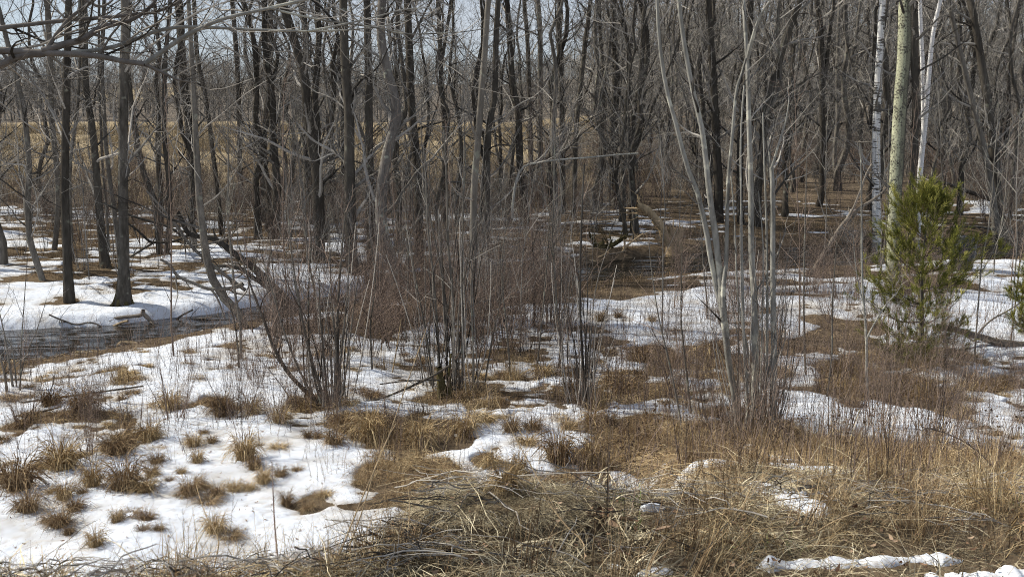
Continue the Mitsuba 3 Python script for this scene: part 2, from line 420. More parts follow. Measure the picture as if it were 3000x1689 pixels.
def bareness(x, y):
    """0 where snow lies, 1 where the ground shows"""
    x, y = np.asarray(x, float), np.asarray(y, float)
    wx = x + 0.03 * y * 2 * n2(x, y, 1.3, 31)
    wy = y + 0.05 * y * 2 * n2(x, y, 1.3, 32)
    calm = 1 - 0.62 * (1 - sstep(11.5, 13.5, y)) * (1 - sstep(-1.2, -0.2, x))      # the open snow of the left foreground
    b = 0.25 * calm + 0.9 * calm * n2(x, y, 0.55, 33, 4)
    d = stream_dist(x, y)
    near_edge = (1 - sstep(0.1, 1.2, d)) * (y < np.interp(x, STREAM_MID[:, 0], STREAM_MID[:, 1]))
    b = b + 0.75 * near_edge
    b = b + 0.20 * sstep(20.5, 27, y) + 0.16 * sstep(27, 33, y) + 0.22 * sstep(36, 44, y)
    b = b + 1.5 * n2(x, y * 2.2, 0.9, 34, 3) * sstep(16, 24, y)
    b = b - 0.35 * sstep(45, 60, y) * 0 + 0.9 * sstep(38, 48, y) + 2.2 * n2(x * 0.35, y * 1.5, 0.22, 35, 3) * sstep(40, 55, y)
    bank = ground(x, y)
    lim_ = 0.75 * sstep(1.0, 1.8, x)
    b = b + 1.3 * sstep(0.55 + lim_, 0.95 + lim_, bank) * (y < 14)
    b = b + 0.85 * calm * n2(x, y * 1.5, 2.2, 36, 3) + 0.85 * calm * n2(x, y * 1.4, 6.0, 37, 4) * (1 - sstep(14, 22, y))
    b = b + 0.9 * (1 - sstep(0.2, 0.8, d)) * (x > -3.2) - 0.35 * (1 - sstep(0.8, 1.6, d)) * (x < -3.6) * (y > np.interp(x, STREAM_MID[:, 0], STREAM_MID[:, 1]))
    for cx, cy, rx, ry, s in BARE:
        q = ((wx - cx) / rx) ** 2 + ((wy - cy) / ry) ** 2
        b = b + s * (0.80 if s > 0 else 1.0) * np.clip(1.25 - 0.95 * q, 0, 1)
    b = b + 3.0 * np.clip(1.6 - (x / 0.6) ** 2 - ((y - 5.1) / 0.45) ** 2, 0, 1)
    for cx, cy, r in TUSSOCK_HOLES:
        q = ((x - cx) ** 2 + (y - cy) ** 2) / (r * r)
        b = b + 0.9 * np.exp(-q * 1.2)
    return b


def snow_top(x, y):
    b = bareness(x, y)
    depth = 0.09 * np.clip(1 - 2 * b + 0.0, -1.5, 1.2)
    depth = np.where(depth > 0, 0.045 * (1 - np.exp(-depth * 12)), depth * 1.2)
    roll = 0.030 * n2(x, y, 2.0, 41, 4) * 2
    return ground(x, y) + depth + np.where(depth > 0, roll, 0)


def fan(u, y):
    U, Y = np.meshgrid(u, y)
    nx, ny = len(u), len(y)
    i, j = np.meshgrid(np.arange(ny - 1), np.arange(nx - 1), indexing='ij')
    q = np.stack([i * nx + j, i * nx + j + 1, (i + 1) * nx + j + 1, (i + 1) * nx + j], -1).reshape(-1, 4)
    return U, Y, q


def sheet(X, Y, Z, q, bsdf, **k):
    v = np.stack([X.ravel(), Y.ravel(), Z.ravel()], 1)
    f = np.vstack([q[:, [0, 1, 2]], q[:, [0, 2, 3]]])
    return v, f


# ground: one sheet, finer near the viewpoint, out to the horizon
yg = np.concatenate([np.linspace(-30, 2.0, 12), np.linspace(2.4, 9, 150), np.linspace(9.05, 24, 150), np.geomspace(24.2, 200, 130), np.geomspace(206, 1500, 50)])
ug = np.linspace(-1, 1, 261)
U, Y, q = fan(ug, yg)
X = U * (8 + 0.75 * np.maximum(Y, 0))
Z = ground(X, Y)
v, f = sheet(X, Y, Z, q, None)
scene['ground'] = ply(trimesh.Trimesh(v, f, process=False), 'soil', smooth=True, uv=np.zeros((len(v), 2)) + 0.5)
tag('ground', kind='structure')

WATER = []


def build_snow():
    ys = np.concatenate([np.linspace(3.6, 7, 70), np.linspace(7.04, 17, 290), np.linspace(17.05, 36, 210), np.geomspace(36.3, 170, 120)])
    us = np.linspace(-1, 1, 560)
    U, Y, q = fan(us, ys)
    X = U * (3.0 + 0.52 * Y)
    Zs, Zg = snow_top(X, Y), ground(X, Y)
    up = (Zs - Zg).ravel()
    # keep the faces where some snow stands above the ground
    keep = (up[q] > -0.004).any(1)
    q = q[keep]
    v, f = sheet(X, Y, Zs, q, None)
    used = np.unique(f)
    remap = np.full(len(v), -1); remap[used] = np.arange(len(used))
    v = v[used]; f = remap[f]
    thin = 1 - sstep(0.0, 0.030, up[used] + 0.012 * (meshkit.fbm(v * np.array([9, 9, 0.0]), 3, 51) - 0.5))[:, None]      # thin melting snow is grey and lets the litter show
    speck = (sstep(0.55, 0.75, meshkit.fbm(v * np.array([4, 4, 0.0]), 3, 52)) * 0.18 + sstep(0.70, 0.80, meshkit.noise(v * np.array([26, 26, 0.0]), 53)) * 0.30)[:, None]
    col = np.array([0.60, 0.64, 0.71]) * (1 - speck) + np.array([0.36, 0.30, 0.23]) * speck
    col = col * (1 - 0.8 * thin) + np.array([0.36, 0.335, 0.30]) * 0.8 * thin
    scene['snow'] = ply(trimesh.Trimesh(v, f, process=False), 'snow_sheet_skin', smooth=True, uv=v[:, :2] * 0.1, color=col)
    tag('snow', kind='structure')


# stream water
xs = np.linspace(-40, 40, 161)
mid = np.interp(xs, STREAM_MID[:, 0], STREAM_MID[:, 1])
yy = np.linspace(-4.5, 4.5, 9)
Xw, Yw = np.meshgrid(xs, yy); Yw = Yw + mid[None]
nx = len(xs)
i, j = np.meshgrid(np.arange(len(yy) - 1), np.arange(nx - 1), indexing='ij')
qw = np.stack([i * nx + j, i * nx + j + 1, (i + 1) * nx + j + 1, (i + 1) * nx + j], -1).reshape(-1, 4)
v, f = sheet(Xw, Yw, np.full_like(Xw, WATER_Z), qw, None)
scene['stream_water'] = ply(trimesh.Trimesh(v, f, process=False), 'stream_skin', smooth=True, uv=v[:, :2] * 0.1)
tag('stream_water', kind='structure')

# ------------------------------------------------------------------ trees
def smooth_noise_path(P, amp, seed):
    k = np.linspace(0, 1, len(P))
    o = np.stack([meshkit.fbm(np.stack([k * 7 + seed * 13.1, k * 0 + c * 5.7, k * 0], -1), 2, seed) - 0.5 for c in range(3)], -1)
    o[:, 2] = 0
    return P + amp * o * np.minimum(1, k * 6)[:, None]


def crown_of(rg, P, R, bsdf, n1=26, n2c=7, n3=4, t0=0.12, t1=0.98, l1=(0.6, 2.6), ang=(35, 75), up=0.55, scale=1.0, rmin=0.0035):
    """limbs, branches and twigs on one trunk"""
    B, BR = grow(rg, P[None], R[None], n1, t0, t1, (l1[0] * scale, l1[1] * scale), ang, K=8, up=up, wig=0.42, rel=0.38, rmin=0.007, rcap=0.05)
    S, SR = grow(rg, B, BR, n2c, 0.2, 1.0, (0.25 * scale, 1.1 * scale), (25, 65), K=5, up=0.35, wig=0.40, rel=0.55, rmin=rmin)
    Wd, WR = grow(rg, S, SR, n3, 0.15, 1.0, (0.12 * scale, 0.5 * scale), (25, 60), K=3, up=0.25, wig=0.35, rel=0.6, rmin=rmin * 0.8)
    bag = Bag()
    tubes(bag, B, BR, 4); tubes(bag, S, SR, 3); tubes(bag, Wd, WR, 3)
    return bag


def tree_px(name, label, cat, poly, w0, w1, bark, twig='twig_grey', height=None, flare=0.0, Y=None, group=None, n1=26, crown=None, forks=(), l1=(0.6, 2.6), up=0.55, n2c=6, n3=3, t0=0.12, rough=0.10, parts=None):
    """a tree whose trunk follows a line of the photograph, standing on the ground at the depth of its foot"""
    key = numbered(name)
    tag(key, label, cat, group)
    foot = hit(*poly[0])
    Y = foot[1] if Y is None else Y
    if foot[1] < 34: TUSSOCK_HOLES.append((foot[0], foot[1], 0.16 + 1.6 * w0 * 0.5 * Y / FPX))
    seed = numbered.count = getattr(numbered, 'count', 0) + 1
    rg = np.random.default_rng(900 + seed)
    lean = rg.normal(0, 0.012)
    depths = Y * (1 + lean * np.linspace(0, 1, len(poly)))
    P = at([p[0] for p in poly], [p[1] for p in poly], depths)
    P[0, 2] = min(P[0, 2], float(ground(P[0, 0], P[0, 1]))) - 0.10
    kk = Y / FPX * 0.5
    height = height or (9 + 4 * rg.random())
    top = P[-1]
    if poly[-1][1] <= 60 and top[2] < height:
        d = norm(P[-1] - P[-2]); d = norm(d + np.array([0, 0, 0.8]))
        while top[2] < height:
            top = top + d * 1.0 + np.array([rg.normal(0, 0.12), rg.normal(0, 0.12), 0])
            P = np.vstack([P, top])
        rtop = 0.25 * w1 * kk
    else:
        rtop = 0.5 * w1 * kk
    K = int(np.clip(len(P) * 3, 16, 36))
    z0 = P[:, 2].copy()
    P = resample(P, K)
    ztop_in = at(poly[-1][0], poly[-1][1], Y)[2]
    s = np.clip((P[:, 2] - P[0, 2]) / max(ztop_in - P[0, 2], 0.2), 0, None)
    R = np.where(s <= 1, kk * (w0 + (w1 - w0) * s), 0)
    sup = np.clip((P[:, 2] - ztop_in) / max(P[-1, 2] - ztop_in, 0.2), 0, 1)
    R = np.where(s <= 1, R, kk * w1 * (1 - 0.8 * sup)) if P[-1, 2] > ztop_in + 0.3 else kk * (w0 + (w1 - w0) * np.clip(s, 0, 1))
    R = R * (1 + flare * np.exp(-np.linspace(0, K - 1, K) * 0.9))
    bag = Bag()
    tubes(bag, P[None], R[None], 9, rough=rough, seed=seed)
    if flare > 1:
        fb = Bag()
        for a_ in np.arange(7) * 0.9:
            d_ = np.array([math.cos(a_), math.sin(a_), 0.0]); q_ = np.linspace(0, 1, 7)[:, None]; r_ = w0 * kk
            c_ = P[0] + np.array([0, 0, 0.1])
            L_ = c_ + d_ * (0.2 + q_ * 2.3) * r_ + np.array([0, 0, 1.0]) * (3.2 * (1 - q_) ** 2 * r_)
            tubes(fb, L_[None], (r_ * (0.95 - 0.70 * q_[:, 0]))[None], 7, rough=0.2, seed=int(a_ * 10))
        scene[key + '__root_flare'] = fb.ply('moss_bark')
    forkPR = []
    for fp, fw0, fw1 in forks:
        F = at([p[0] for p in fp], [p[1] for p in fp], np.full(len(fp), Y))
        if fp[-1][1] < 40:
            d = norm(norm(F[-1] - F[-2]) + np.array([0, 0, 0.5]))
            for _ in range(4): F = np.vstack([F, F[-1] + d * 0.9 + rg.normal(0, 0.1, 3)])
        F = resample(F, 14)
        FR = np.linspace(fw0, fw1, 14) * kk
        forkPR.append((F, FR))
        tubes(bag, F[None], FR[None], 6, rough=rough, seed=seed + 50)
    scene[key + '__trunk'] = bag.ply(bark)
    if n1:
        cb = crown_of(rg, P, R, twig, n1=n1, n2c=n2c, n3=n3, l1=l1, up=up, t0=t0, rmin=0.0027)
        for F, FR in forkPR:
            c2 = crown_of(rg, F, FR, twig, n1=max(4, n1 // 3), n2c=n2c, n3=n3, l1=(l1[0] * 0.7, l1[1] * 0.7), up=up, t0=0.2)
            for a, b, c in zip(c2.v, c2.f, c2.uv): cb.add(a, b - b.min(), c)
        scene[key + '__crown'] = cb.ply(twig, smooth=False)
    return key, P, R


KT = [
    # poly (foot first), w0, w1, bark, options, label
    ([(361, 893), (362, 820), (363, 757), (361, 600), (361, 270), (366, 0)], 30, 25, 'bark_mid', dict(flare=1.01, n1=22), 'stout grey tree trunk with a flared mossy foot on the snowy far bank'),
    ([(203, 885), (195, 720), (190, 600), (192, 400), (198, 120), (202, 0)], 27, 20, 'bark_dark', dict(flare=0.4, n1=24), 'straight dark tree in the snow left of the trunk with the mossy foot'),
    ([(310, 782), (295, 660), (287, 563), (272, 390), (250, 240), (246, 0)], 24, 17, 'bark_dark', dict(flare=0.6), 'dark tree leaning slightly left, behind the two trunks on the far bank'),
    ([(566, 640), (563, 505), (552, 350), (538, 230), (528, 80), (522, 0)], 28, 21, 'bark_dark', {}, 'thick dark tree standing at the edge of the tan field'),
    ([(722, 958), (700, 915), (655, 870), (622, 815), (602, 737), (595, 680), (582, 563), (567, 270), (558, 100), (552, 0)], 27, 11, 'bark_mid', dict(n1=16), 'leaning old stem rising out of the near stream bank'),
    ([(650, 690), (637, 563), (621, 427), (606, 310), (575, 136), (568, 0)], 15, 12, 'bark_dark', {}, 'slim dark tree right of the leaning old stem, tilting left'),
    ([(706, 610), (703, 505), (699, 272), (690, 120), (680, 0)], 16, 13, 'bark_dark', {}, 'lone slender dark tree against the grey hill'),
    ([(775, 650), (773, 544), (773, 388), (788, 272), (790, 120), (795, 0)], 21, 17, 'bark_dark', {}, 'crooked dark tree with a bend halfway up before the tan field'),
    ([(935, 760), (932, 544), (909, 388), (893, 233), (850, 80), (825, 0)], 36, 24, 'bark_dark', dict(n1=30), 'thick dark tree leaning to the left across the sky gap'),
    ([(905, 640), (898, 420), (892, 233), (897, 116), (885, 0)], 22, 18, 'bark_dark', {}, 'upright dark tree crossing behind the thick leaning one'),
    ([(485, 745), (497, 563), (481, 388), (481, 290), (485, 175), (500, 0)], 16, 11, 'bark_dark', {}, 'thin wavy dark tree, right one of two sharing a brown mound'),
    ([(468, 745), (455, 600), (420, 505), (388, 330), (375, 200), (380, 0)], 20, 13, 'bark_dark', {}, 'dark tree leaning left, left one of two sharing a brown mound'),
    ([(157, 732), (167, 505), (151, 350), (147, 194), (140, 40), (138, 0)], 17, 16, 'bark_mid', {}, 'greyish tree behind and left of the straight dark tree'),
    ([(128, 820), (105, 760), (85, 690), (80, 600), (85, 480), (72, 340), (40, 200), (5, 60)], 20, 13, 'bark_mid', dict(height=7), 'curving tree near the left edge with its foot swept right'),
    ([(214, 773), (207, 660), (205, 500), (228, 300), (235, 100), (233, 0)], 11, 8, 'bark_mid', {}, 'thin pole tree just right of the straight dark tree'),
    ([(351, 750), (333, 610), (318, 500), (308, 400), (300, 250), (305, 0)], 15, 11, 'bark_mid', {}, 'lean grey tree close behind the trunk with the mossy foot'),
    ([(318, 735), (312, 600), (300, 480), (292, 300), (290, 0)], 9, 7, 'bark_mid', dict(n1=14), 'skinny pole tree between the leaning dark tree and the mossy trunk'),
    ([(1040, 800), (1031, 757), (1025, 563), (1023, 350), (1012, 200), (1005, 0)], 38, 23, 'bark_dark', dict(n1=30), 'heavy dark tree left of the curved grey trunk in the middle'),
    ([(1088, 780), (1085, 563), (1082, 430), (1081, 270), (1077, 80), (1075, 0)], 26, 21, 'bark_dark', {}, 'straight black tree next to the curved grey trunk'),
    ([(1195, 850), (1175, 828), (1155, 776), (1120, 680), (1116, 600), (1120, 544), (1140, 427), (1163, 330), (1136, 214), (1116, 97), (1120, 0)], 40, 24, 'bark_limb', dict(flare=0.2, n1=30), 'curved grey trunk sweeping up from the brush in the middle'),
    ([(1230, 770), (1225, 544), (1217, 427), (1206, 310), (1202, 194), (1194, 0)], 27, 21, 'bark_dark', {}, 'black straight tree just right of the curved grey trunk'),
    ([(1300, 650), (1303, 388), (1291, 194), (1288, 100), (1283, 0)], 19, 12, 'bark_dark', dict(forks=[([(1292, 194), (1310, 80), (1322, 0)], 11, 9)]), 'dark forked tree before the snow streaked field'),
    ([(1390, 975), (1388, 800), (1388, 563), (1396, 466), (1408, 310), (1419, 175), (1431, 0)], 23, 16, 'bark_mid', dict(n1=24), 'grey tree with a dark foot in the snow right of centre bushes'),
    ([(1425, 730), (1427, 563), (1431, 388), (1450, 272), (1454, 100), (1460, 0)], 20, 16, 'bark_dark', {}, 'dark tree right behind the grey tree with a dark foot'),
    ([(1538, 655), (1536, 563), (1524, 505), (1520, 350), (1501, 233), (1485, 0)], 24, 15, 'bark_dark', dict(flare=0.3), 'kinked dark tree before the brightest snow of the field'),
    ([(1556, 610), (1555, 427), (1551, 272), (1544, 97), (1536, 0)], 14, 12, 'bark_dark', {}, 'slim dark tree right of the kinked dark tree'),
    ([(1588, 610), (1586, 505), (1582, 388), (1583, 116), (1575, 0)], 17, 14, 'bark_mid', {}, 'upright brown tree second right of the kinked dark tree'),
    ([(1648, 625), (1648, 466), (1645, 272), (1637, 78), (1640, 0)], 17, 14, 'bark_dark', {}, 'upright dark tree left of the one that leans right'),
    ([(1680, 640), (1687, 388), (1699, 272), (1715, 120), (1730, 0)], 17, 12, 'bark_dark', {}, 'dark tree leaning right over the thicket in the middle'),
    ([(1760, 600), (1762, 380), (1770, 250), (1758, 100), (1755, 0)], 14, 10, 'bark_dark', {}, 'thin dark tree behind the tan broken stump'),
    ([(1850, 640), (1854, 350), (1897, 155), (1890, 60), (1874, 0)], 19, 14, 'bark_dark', {}, 'dark tree with an elbow, left of the grey stem clump'),
    ([(2217, 662), (2217, 563), (2233, 466), (2241, 350), (2268, 233), (2300, 120), (2330, 40), (2345, 0)], 30, 18, 'bark_dark', dict(flare=0.3, n1=30, forks=[([(2243, 345), (2290, 300), (2350, 272), (2420, 262)], 8, 4), ([(2262, 300), (2330, 255), (2400, 215), (2470, 190)], 8, 3)]), 'black tree leaning right with two long low branches reaching right'),
    ([(2170, 655), (2171, 350), (2190, 200), (2200, 0)], 22, 16, 'bark_dark', {}, 'dark trunk just left of the black tree with long low branches'),
    ([(2105, 650), (2105, 563), (2097, 388), (2089, 214), (2078, 58), (2075, 0)], 27, 18, 'bark_dark', dict(flare=0.3), 'thick dark trunk behind the leaning grey stems'),
    ([(2397, 605), (2408, 563), (2408, 272), (2404, 78), (2393, 0)], 20, 15, 'bark_dark', dict(forks=[([(2410, 250), (2420, 210), (2430, 100), (2445, 0)], 11, 8)]), 'dark forked tree midway between black tree and birch'),
    ([(2455, 545), (2445, 440), (2454, 350), (2452, 260), (2460, 0)], 13, 9, 'bark_mid', {}, 'slim brown tree left of the spotted birch'),
    ([(2570, 735), (2567, 563), (2567, 388), (2571, 272), (2579, 116), (2586, 0)], 28, 19, 'bark_birch', dict(n1=12), 'birch with black and white banded bark left of the lichen trunk'),
    ([(2618, 850), (2619, 700), (2620, 600), (2623, 563), (2637, 311), (2649, 155), (2652, 0)], 43, 38, 'bark_lichen_and_shade', dict(n1=8, rough=0.16, height=12), 'big straight trunk covered in yellow green lichen beside the pine'),
    ([(2690, 700), (2691, 563), (2699, 466), (2711, 350), (2727, 155), (2745, 39), (2758, 0)], 19, 11, 'bark_white_birch', dict(n1=10, rough=0.04, forks=[([(2707, 420), (2706, 330), (2704, 220), (2698, 80), (2695, 0)], 15, 7)]), 'bright white forked birch rising behind the pine top'),
    ([(2672, 730), (2675, 500), (2683, 370), (2680, 200), (2675, 0)], 23, 20, 'bark_dark', {}, 'dark trunk squeezed between the lichen trunk and the white birch'),
    ([(2935, 695), (2920, 563), (2901, 350), (2877, 194), (2847, 20), (2840, 0)], 32, 19, 'bark_dark', dict(flare=0.2), 'dark leaning tree near the right edge, right of a joined pair'),
    ([(2924, 693), (2893, 485), (2847, 291), (2800, 97), (2780, 0)], 22, 12, 'bark_mid', dict(flare=0.2), 'slanting tree near the right edge, left of a joined pair'),
    ([(2960, 640), (2962, 560), (2975, 450), (2985, 320), (2965, 220), (2960, 100), (2985, 0)], 13, 8, 'bark_mid', {}, 'crooked thin tree hugging the right edge'),
    ([(2762, 560), (2765, 400), (2760, 200), (2758, 0)], 18, 14, 'bark_mid', {}, 'upright tree right of the white birch'),
    ([(2815, 560), (2818, 400), (2812, 250), (2810, 0)], 15, 11, 'bark_dark', {}, 'upright dark tree behind the slanting pair at the right'),
]
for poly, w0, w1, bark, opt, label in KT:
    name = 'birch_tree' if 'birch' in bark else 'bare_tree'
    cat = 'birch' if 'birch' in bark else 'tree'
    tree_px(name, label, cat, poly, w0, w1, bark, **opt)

# ------------------------------------------------------------------ tree prototypes, background woods
PROTO = []


def proto_tree(name, seed, height, r0, bark, twig, n1=30, lean=0.05, l1=(0.7, 2.8), n2c=7, n3=3, sides=6):
    rg = np.random.default_rng(seed)
    K = 18
    k = np.linspace(0, 1, K)
    P = np.stack([lean * height * k ** 1.3, np.zeros(K), height * k - 0.15], -1)
    P = smooth_noise_path(P, height * 0.09, seed)
    R = r0 * (1 - 0.85 * k) * (1 + 0.5 * np.exp(-k * 30))
    g = {'type': 'shapegroup'}
    tb = Bag(); tubes(tb, P[None], R[None], sides, rough=0.1, seed=seed)
    if rg.random() < 0.6:
        F, FR = grow(rg, P[None], R[None], 1, 0.2, 0.4, (height * 0.45, height * 0.6), (12, 25), K=12, up=0.4, wig=0.2, rel=0.75, rmin=0.02)
        tubes(tb, F, FR, 5)
    cb = crown_of(rg, P, R, twig, n1=n1, n2c=n2c, n3=n3, l1=l1, t0=0.10, rmin=0.0045)
    g['trunk'] = tb.ply(bark)
    g['crown'] = cb.ply(twig, smooth=False)
    scene[name] = g
    PROTO.append(name)
    return name


for i in range(10):
    proto_tree(f'wood_form_{i}', 300 + i, 9.5 + 3.5 * rng.random(), 0.05 + 0.065 * rng.random() ** 1.5, ['bark_dark', 'bark_mid', 'bark_dark'][i % 3], 'twig_grey', n1=34, lean=0.16 * (rng.random() - 0.5))


def inst(key, group, x, y, rz, s=1.0, z=None, sz=None, tilt=0.0):
    z = float(ground(x, y)) if z is None else z
    m = T().translate([float(x), float(y), z]).rotate([0, 0, 1], float(np.degrees(rz)))
    if tilt: m = m.rotate([1, 0, 0], float(np.degrees(tilt)))
    scene[key] = {'type': 'instance', 'to_world': m.scale([s, s, sz or s]), 'group': {'type': 'ref', 'id': group}}


def scatter(n, region, seed, mind=0.5, taken=None):
    rg = np.random.default_rng(seed)
    pts, tries = [], 0
    while len(pts) < n and tries < n * 60:
        tries += 1
        p = region(rg)
        if p is None: continue
        if stream_dist(p[0], p[1]) < 0.5: continue
        if p[1] < 32 and stream_dist(p[0], p[1]) < 3.2 and ((p[0] < -5.2) or 3.8 < p[0] < 12) and rg.random() < 0.97: continue
        if 15 < p[1] < 29.5 and 0.05 < p[0] / p[1] < 0.175 and rg.random() < 0.96: continue
        if all((p[0] - a) ** 2 + (p[1] - b) ** 2 > mind * mind for a, b in pts):
            pts.append(p)
    return pts


def cone(rg, y0, y1, u0, u1, pw=1.0):
    y = y0 + (y1 - y0) * rg.random() ** pw
    u = u0 + (u1 - u0) * rg.random()
    return u * y, y


groups = [
    ('left', 12, lambda r: cone(r, 25, 40, -0.60, -0.22), 'slender bare tree among others at the edge of the left field', 'bare trees at the edge of the left field'),
    ('mid', 38, lambda r: cone(r, 28, 46, -0.24, 0.12), 'slender bare tree among others in the middle woods', 'bare trees in the middle woods'),
    ('right', 165, lambda r: cone(r, 31, 80, 0.08, 0.60, 0.8), 'slender bare tree among others deep in the right woods', 'bare trees deep in the right woods'),
]
def where(x, y):
    sx = 1500 + FPX * x / y
    side_ = [(230, 'at the far left'), (520, 'behind the trunk with the mossy foot'), (900, 'before the grey hill gap'), (1250, 'behind the curved grey trunk'), (1600, 'before the snow streaked field'), (1950, 'behind the middle thicket'),
             (2150, 'behind the leaning grey stems'), (2300, 'behind the black tree with low branches'), (2540, 'between the black tree and the birch'), (2760, 'behind the lichen trunk and pine'), (2900, 'right of the white birch'), (1e9, 'at the far right')]
    return next(t for lim, t in side_ if sx < lim)


k = 0
for gname, n, reg, lab, grp in groups:
    for (x, y) in scatter(n, reg, 70 + k, 1.0):
        key = numbered('bare_tree')
        fi = int(rng.integers(len(PROTO))); sc_ = 0.75 + 0.5 * rng.random()
        inst(key, PROTO[fi], x, y, rng.random() * 6.28, sc_)
        tag(key, f"{'brownish' if fi % 3 == 1 else 'dark'} {'slim' if sc_ < 1 else 'sturdy'} bare tree {where(x, y)}, {'near' if y < 38 else 'middle' if y < 55 else 'far'} row of the woods", 'tree', grp)
    k += 1

# far woods
for i in range(4):
    rg = np.random.default_rng(40 + i)
    K = 8; kk = np.linspace(0, 1, K); hgt = 11
    P = smooth_noise_path(np.stack([0 * kk, 0 * kk, hgt * kk - 0.2], -1), 0.8, i + 3)
    R = 0.17 * (1 - 0.8 * kk)
    b = Bag(); tubes(b, P[None], R[None], 4)
    B, BR = grow(rg, P[None], R[None], 34, 0.12, 1, (1.2, 4.0), (25, 60), K=4, up=0.6, wig=0.3, rel=0.5, rmin=0.04)
    S, SR = grow(rg, B, BR, 7, 0.2, 1, (0.6, 1.8), (20, 60), K=3, up=0.3, wig=0.3, rel=0.6, rmin=0.028)
    tubes(b, B, BR, 3); tubes(b, S, SR, 3)
    scene[f'far_form_{i}'] = {'type': 'shapegroup', 'wood': b.ply('twig_grey', smooth=False)}
FARPTS = scatter(420, lambda r: cone(r, 148, 205, -0.62, 0.25, 1.8), 5, 1.6) + scatter(200, lambda r: cone(r, 206, 420, -0.6, 0.12, 1.4), 6, 4) + scatter(200, lambda r: cone(r, 80, 150, 0.07, 0.62), 7, 1.2)
n = 0
for (x, y) in FARPTS:
    n += 1
    s = (0.7 + 0.5 * rng.random()) if x > 0.065 * y and y < 150 else 0.48 + 0.3 * rng.random()
    inst(f'far_woods__{n:03d}', f'far_form_{int(rng.integers(4))}', x, y, rng.random() * 6.28, s)
tag('far_woods', 'grey mass of bare woods beyond the tan field', 'woods', kind='stuff')

# ------------------------------------------------------------------ wood pieces that follow lines of the photograph
def wood_px(bag, poly, w0, w1, Y, sides=6, K=None, rough=0.08, seed=0, dy=0.0):
    """one bent piece of wood at depth Y (dy: how much farther its last point stands)"""
    Y = Y + dy * np.linspace(0, 1, len(poly))
    P = resample(at([p[0] for p in poly], [p[1] for p in poly], Y), K or max(6, 3 * len(poly)))
    R = np.linspace(w0, w1, len(P)) * 0.5 * float(np.median(Y)) / FPX
    tubes(bag, P[None], R[None], sides, rough=rough, seed=seed)
    return P, R


def twigs(bag, rg, P, R, n, l, sub=3, ang=(25, 60), up=0.4, rmin=0.0025, t0=0.15):
    B, BR = grow(rg, P[None], R[None], n, t0, 1.0, l, ang, K=6, up=up, wig=0.3, rel=0.5, rmin=rmin)
    tubes(bag, B, BR, 4)
    S, SR = grow(rg, B, BR, sub, 0.2, 1.0, (l[0] * 0.35, l[1] * 0.45), (25, 60), K=4, up=up, wig=0.3, rel=0.6, rmin=rmin * 0.8)
    tubes(bag, S, SR, 3)


# the tree at the left edge whose limbs hang over the view
key = tag(numbered('roadside_tree'), 'nearby tree whose crooked grey limbs reach in across the upper left', 'tree')
rg = np.random.default_rng(77)
OY = 5.2
tb = Bag()
k = np.linspace(0, 1, 20)
P = np.stack([-3.75 + 0.25 * k + 0.1 * np.sin(k * 9), 4.05 + 0.1 * np.cos(k * 7), float(ground(-3.7, 4.05)) - 0.2 + 9 * k], -1)
tubes(tb, P[None], (0.15 * (1 - 0.75 * k))[None], 10, rough=0.1)
scene[key + '__trunk'] = tb.ply('bark_mid')
LIMBS = [
    ([(-1250, 420), (-700, 210), (-300, 150), (-60, 142), (0, 147), (54, 152), (122, 155), (190, 158), (245, 160), (312, 168), (367, 181), (424, 188)], 30, 11, 0.0),
    ([(-1250, 520), (-500, 330), (-40, 208), (0, 192), (40, 172), (80, 160), (130, 157)], 26, 16, 0.0),
    ([(424, 188), (470, 155), (544, 105), (660, 54), (777, 27), (893, 0), (1000, -20)], 11, 5, 0.15),
    ([(424, 188), (480, 215), (530, 236), (560, 240)], 9, 3, 0.1),
    ([(125, 150), (190, 130), (245, 114), (285, 87), (326, 73), (380, 60), (430, 30), (470, -20)], 17, 6, 0.1),
    ([(212, 153), (326, 139), (394, 117), (475, 87), (543, 79), (640, 82), (760, 88), (900, 92), (1050, 86), (1194, 60)], 10, 2.5, 0.3),
    ([(-1250, 160), (-500, 110), (-20, 84), (0, 82), (95, 71), (190, 60), (272, 54), (353, 49), (421, 38), (448, 38), (516, 11), (560, -20)], 18, 6, 0.15),
    ([(136, 146), (174, 90), (209, 49), (258, 16), (290, -10)], 10, 5, 0.1),
    ([(225, -15), (260, 5), (293, 20), (315, 12), (335, -5)], 8, 4, 0.0),
    ([(790, 24), (950, 60), (1080, 78), (1200, 100), (1330, 96), (1420, 84)], 5, 2, 0.4),
    ([(900, 92), (1000, 73), (1100, 50), (1194, 27), (1260, 24)], 5, 2, 0.3),
]
cb = Bag()
for i, (poly, w0, w1, dy) in enumerate(LIMBS):
    lb = Bag()
    P, R = wood_px(lb, poly, 1.28 * w0, 1.28 * w1, OY if poly[0][0] > -1000 else np.r_[4.15, 4.75, np.full(len(poly) - 2, OY)], sides=8, K=26, rough=0.14, seed=i, dy=dy)
    scene[numbered(key + '__limb')] = lb.ply('bark_grey' if i in (2, 5, 9, 10) else 'bark_limb')
    vis = P[:, 0] > -2.9
    twigs(cb, rg, P[vis], R[vis], 9 if i < 8 else 4, (0.15, 0.75), sub=3, ang=(25, 70), up=0.25)
cb2 = crown_of(rg, np.stack([-3.6 + 0 * k, 4.05 + 0 * k, 5.0 + 4 * k], -1), 0.06 * (1 - 0.7 * k), 'twig_grey', n1=16, l1=(0.8, 1.6), n2c=5, n3=2)
for a, b, c in zip(cb2.v, cb2.f, cb2.uv): cb.add(a, b - b.min(), c)
scene[key + '__crown'] = cb.ply('twig_grey', smooth=False)


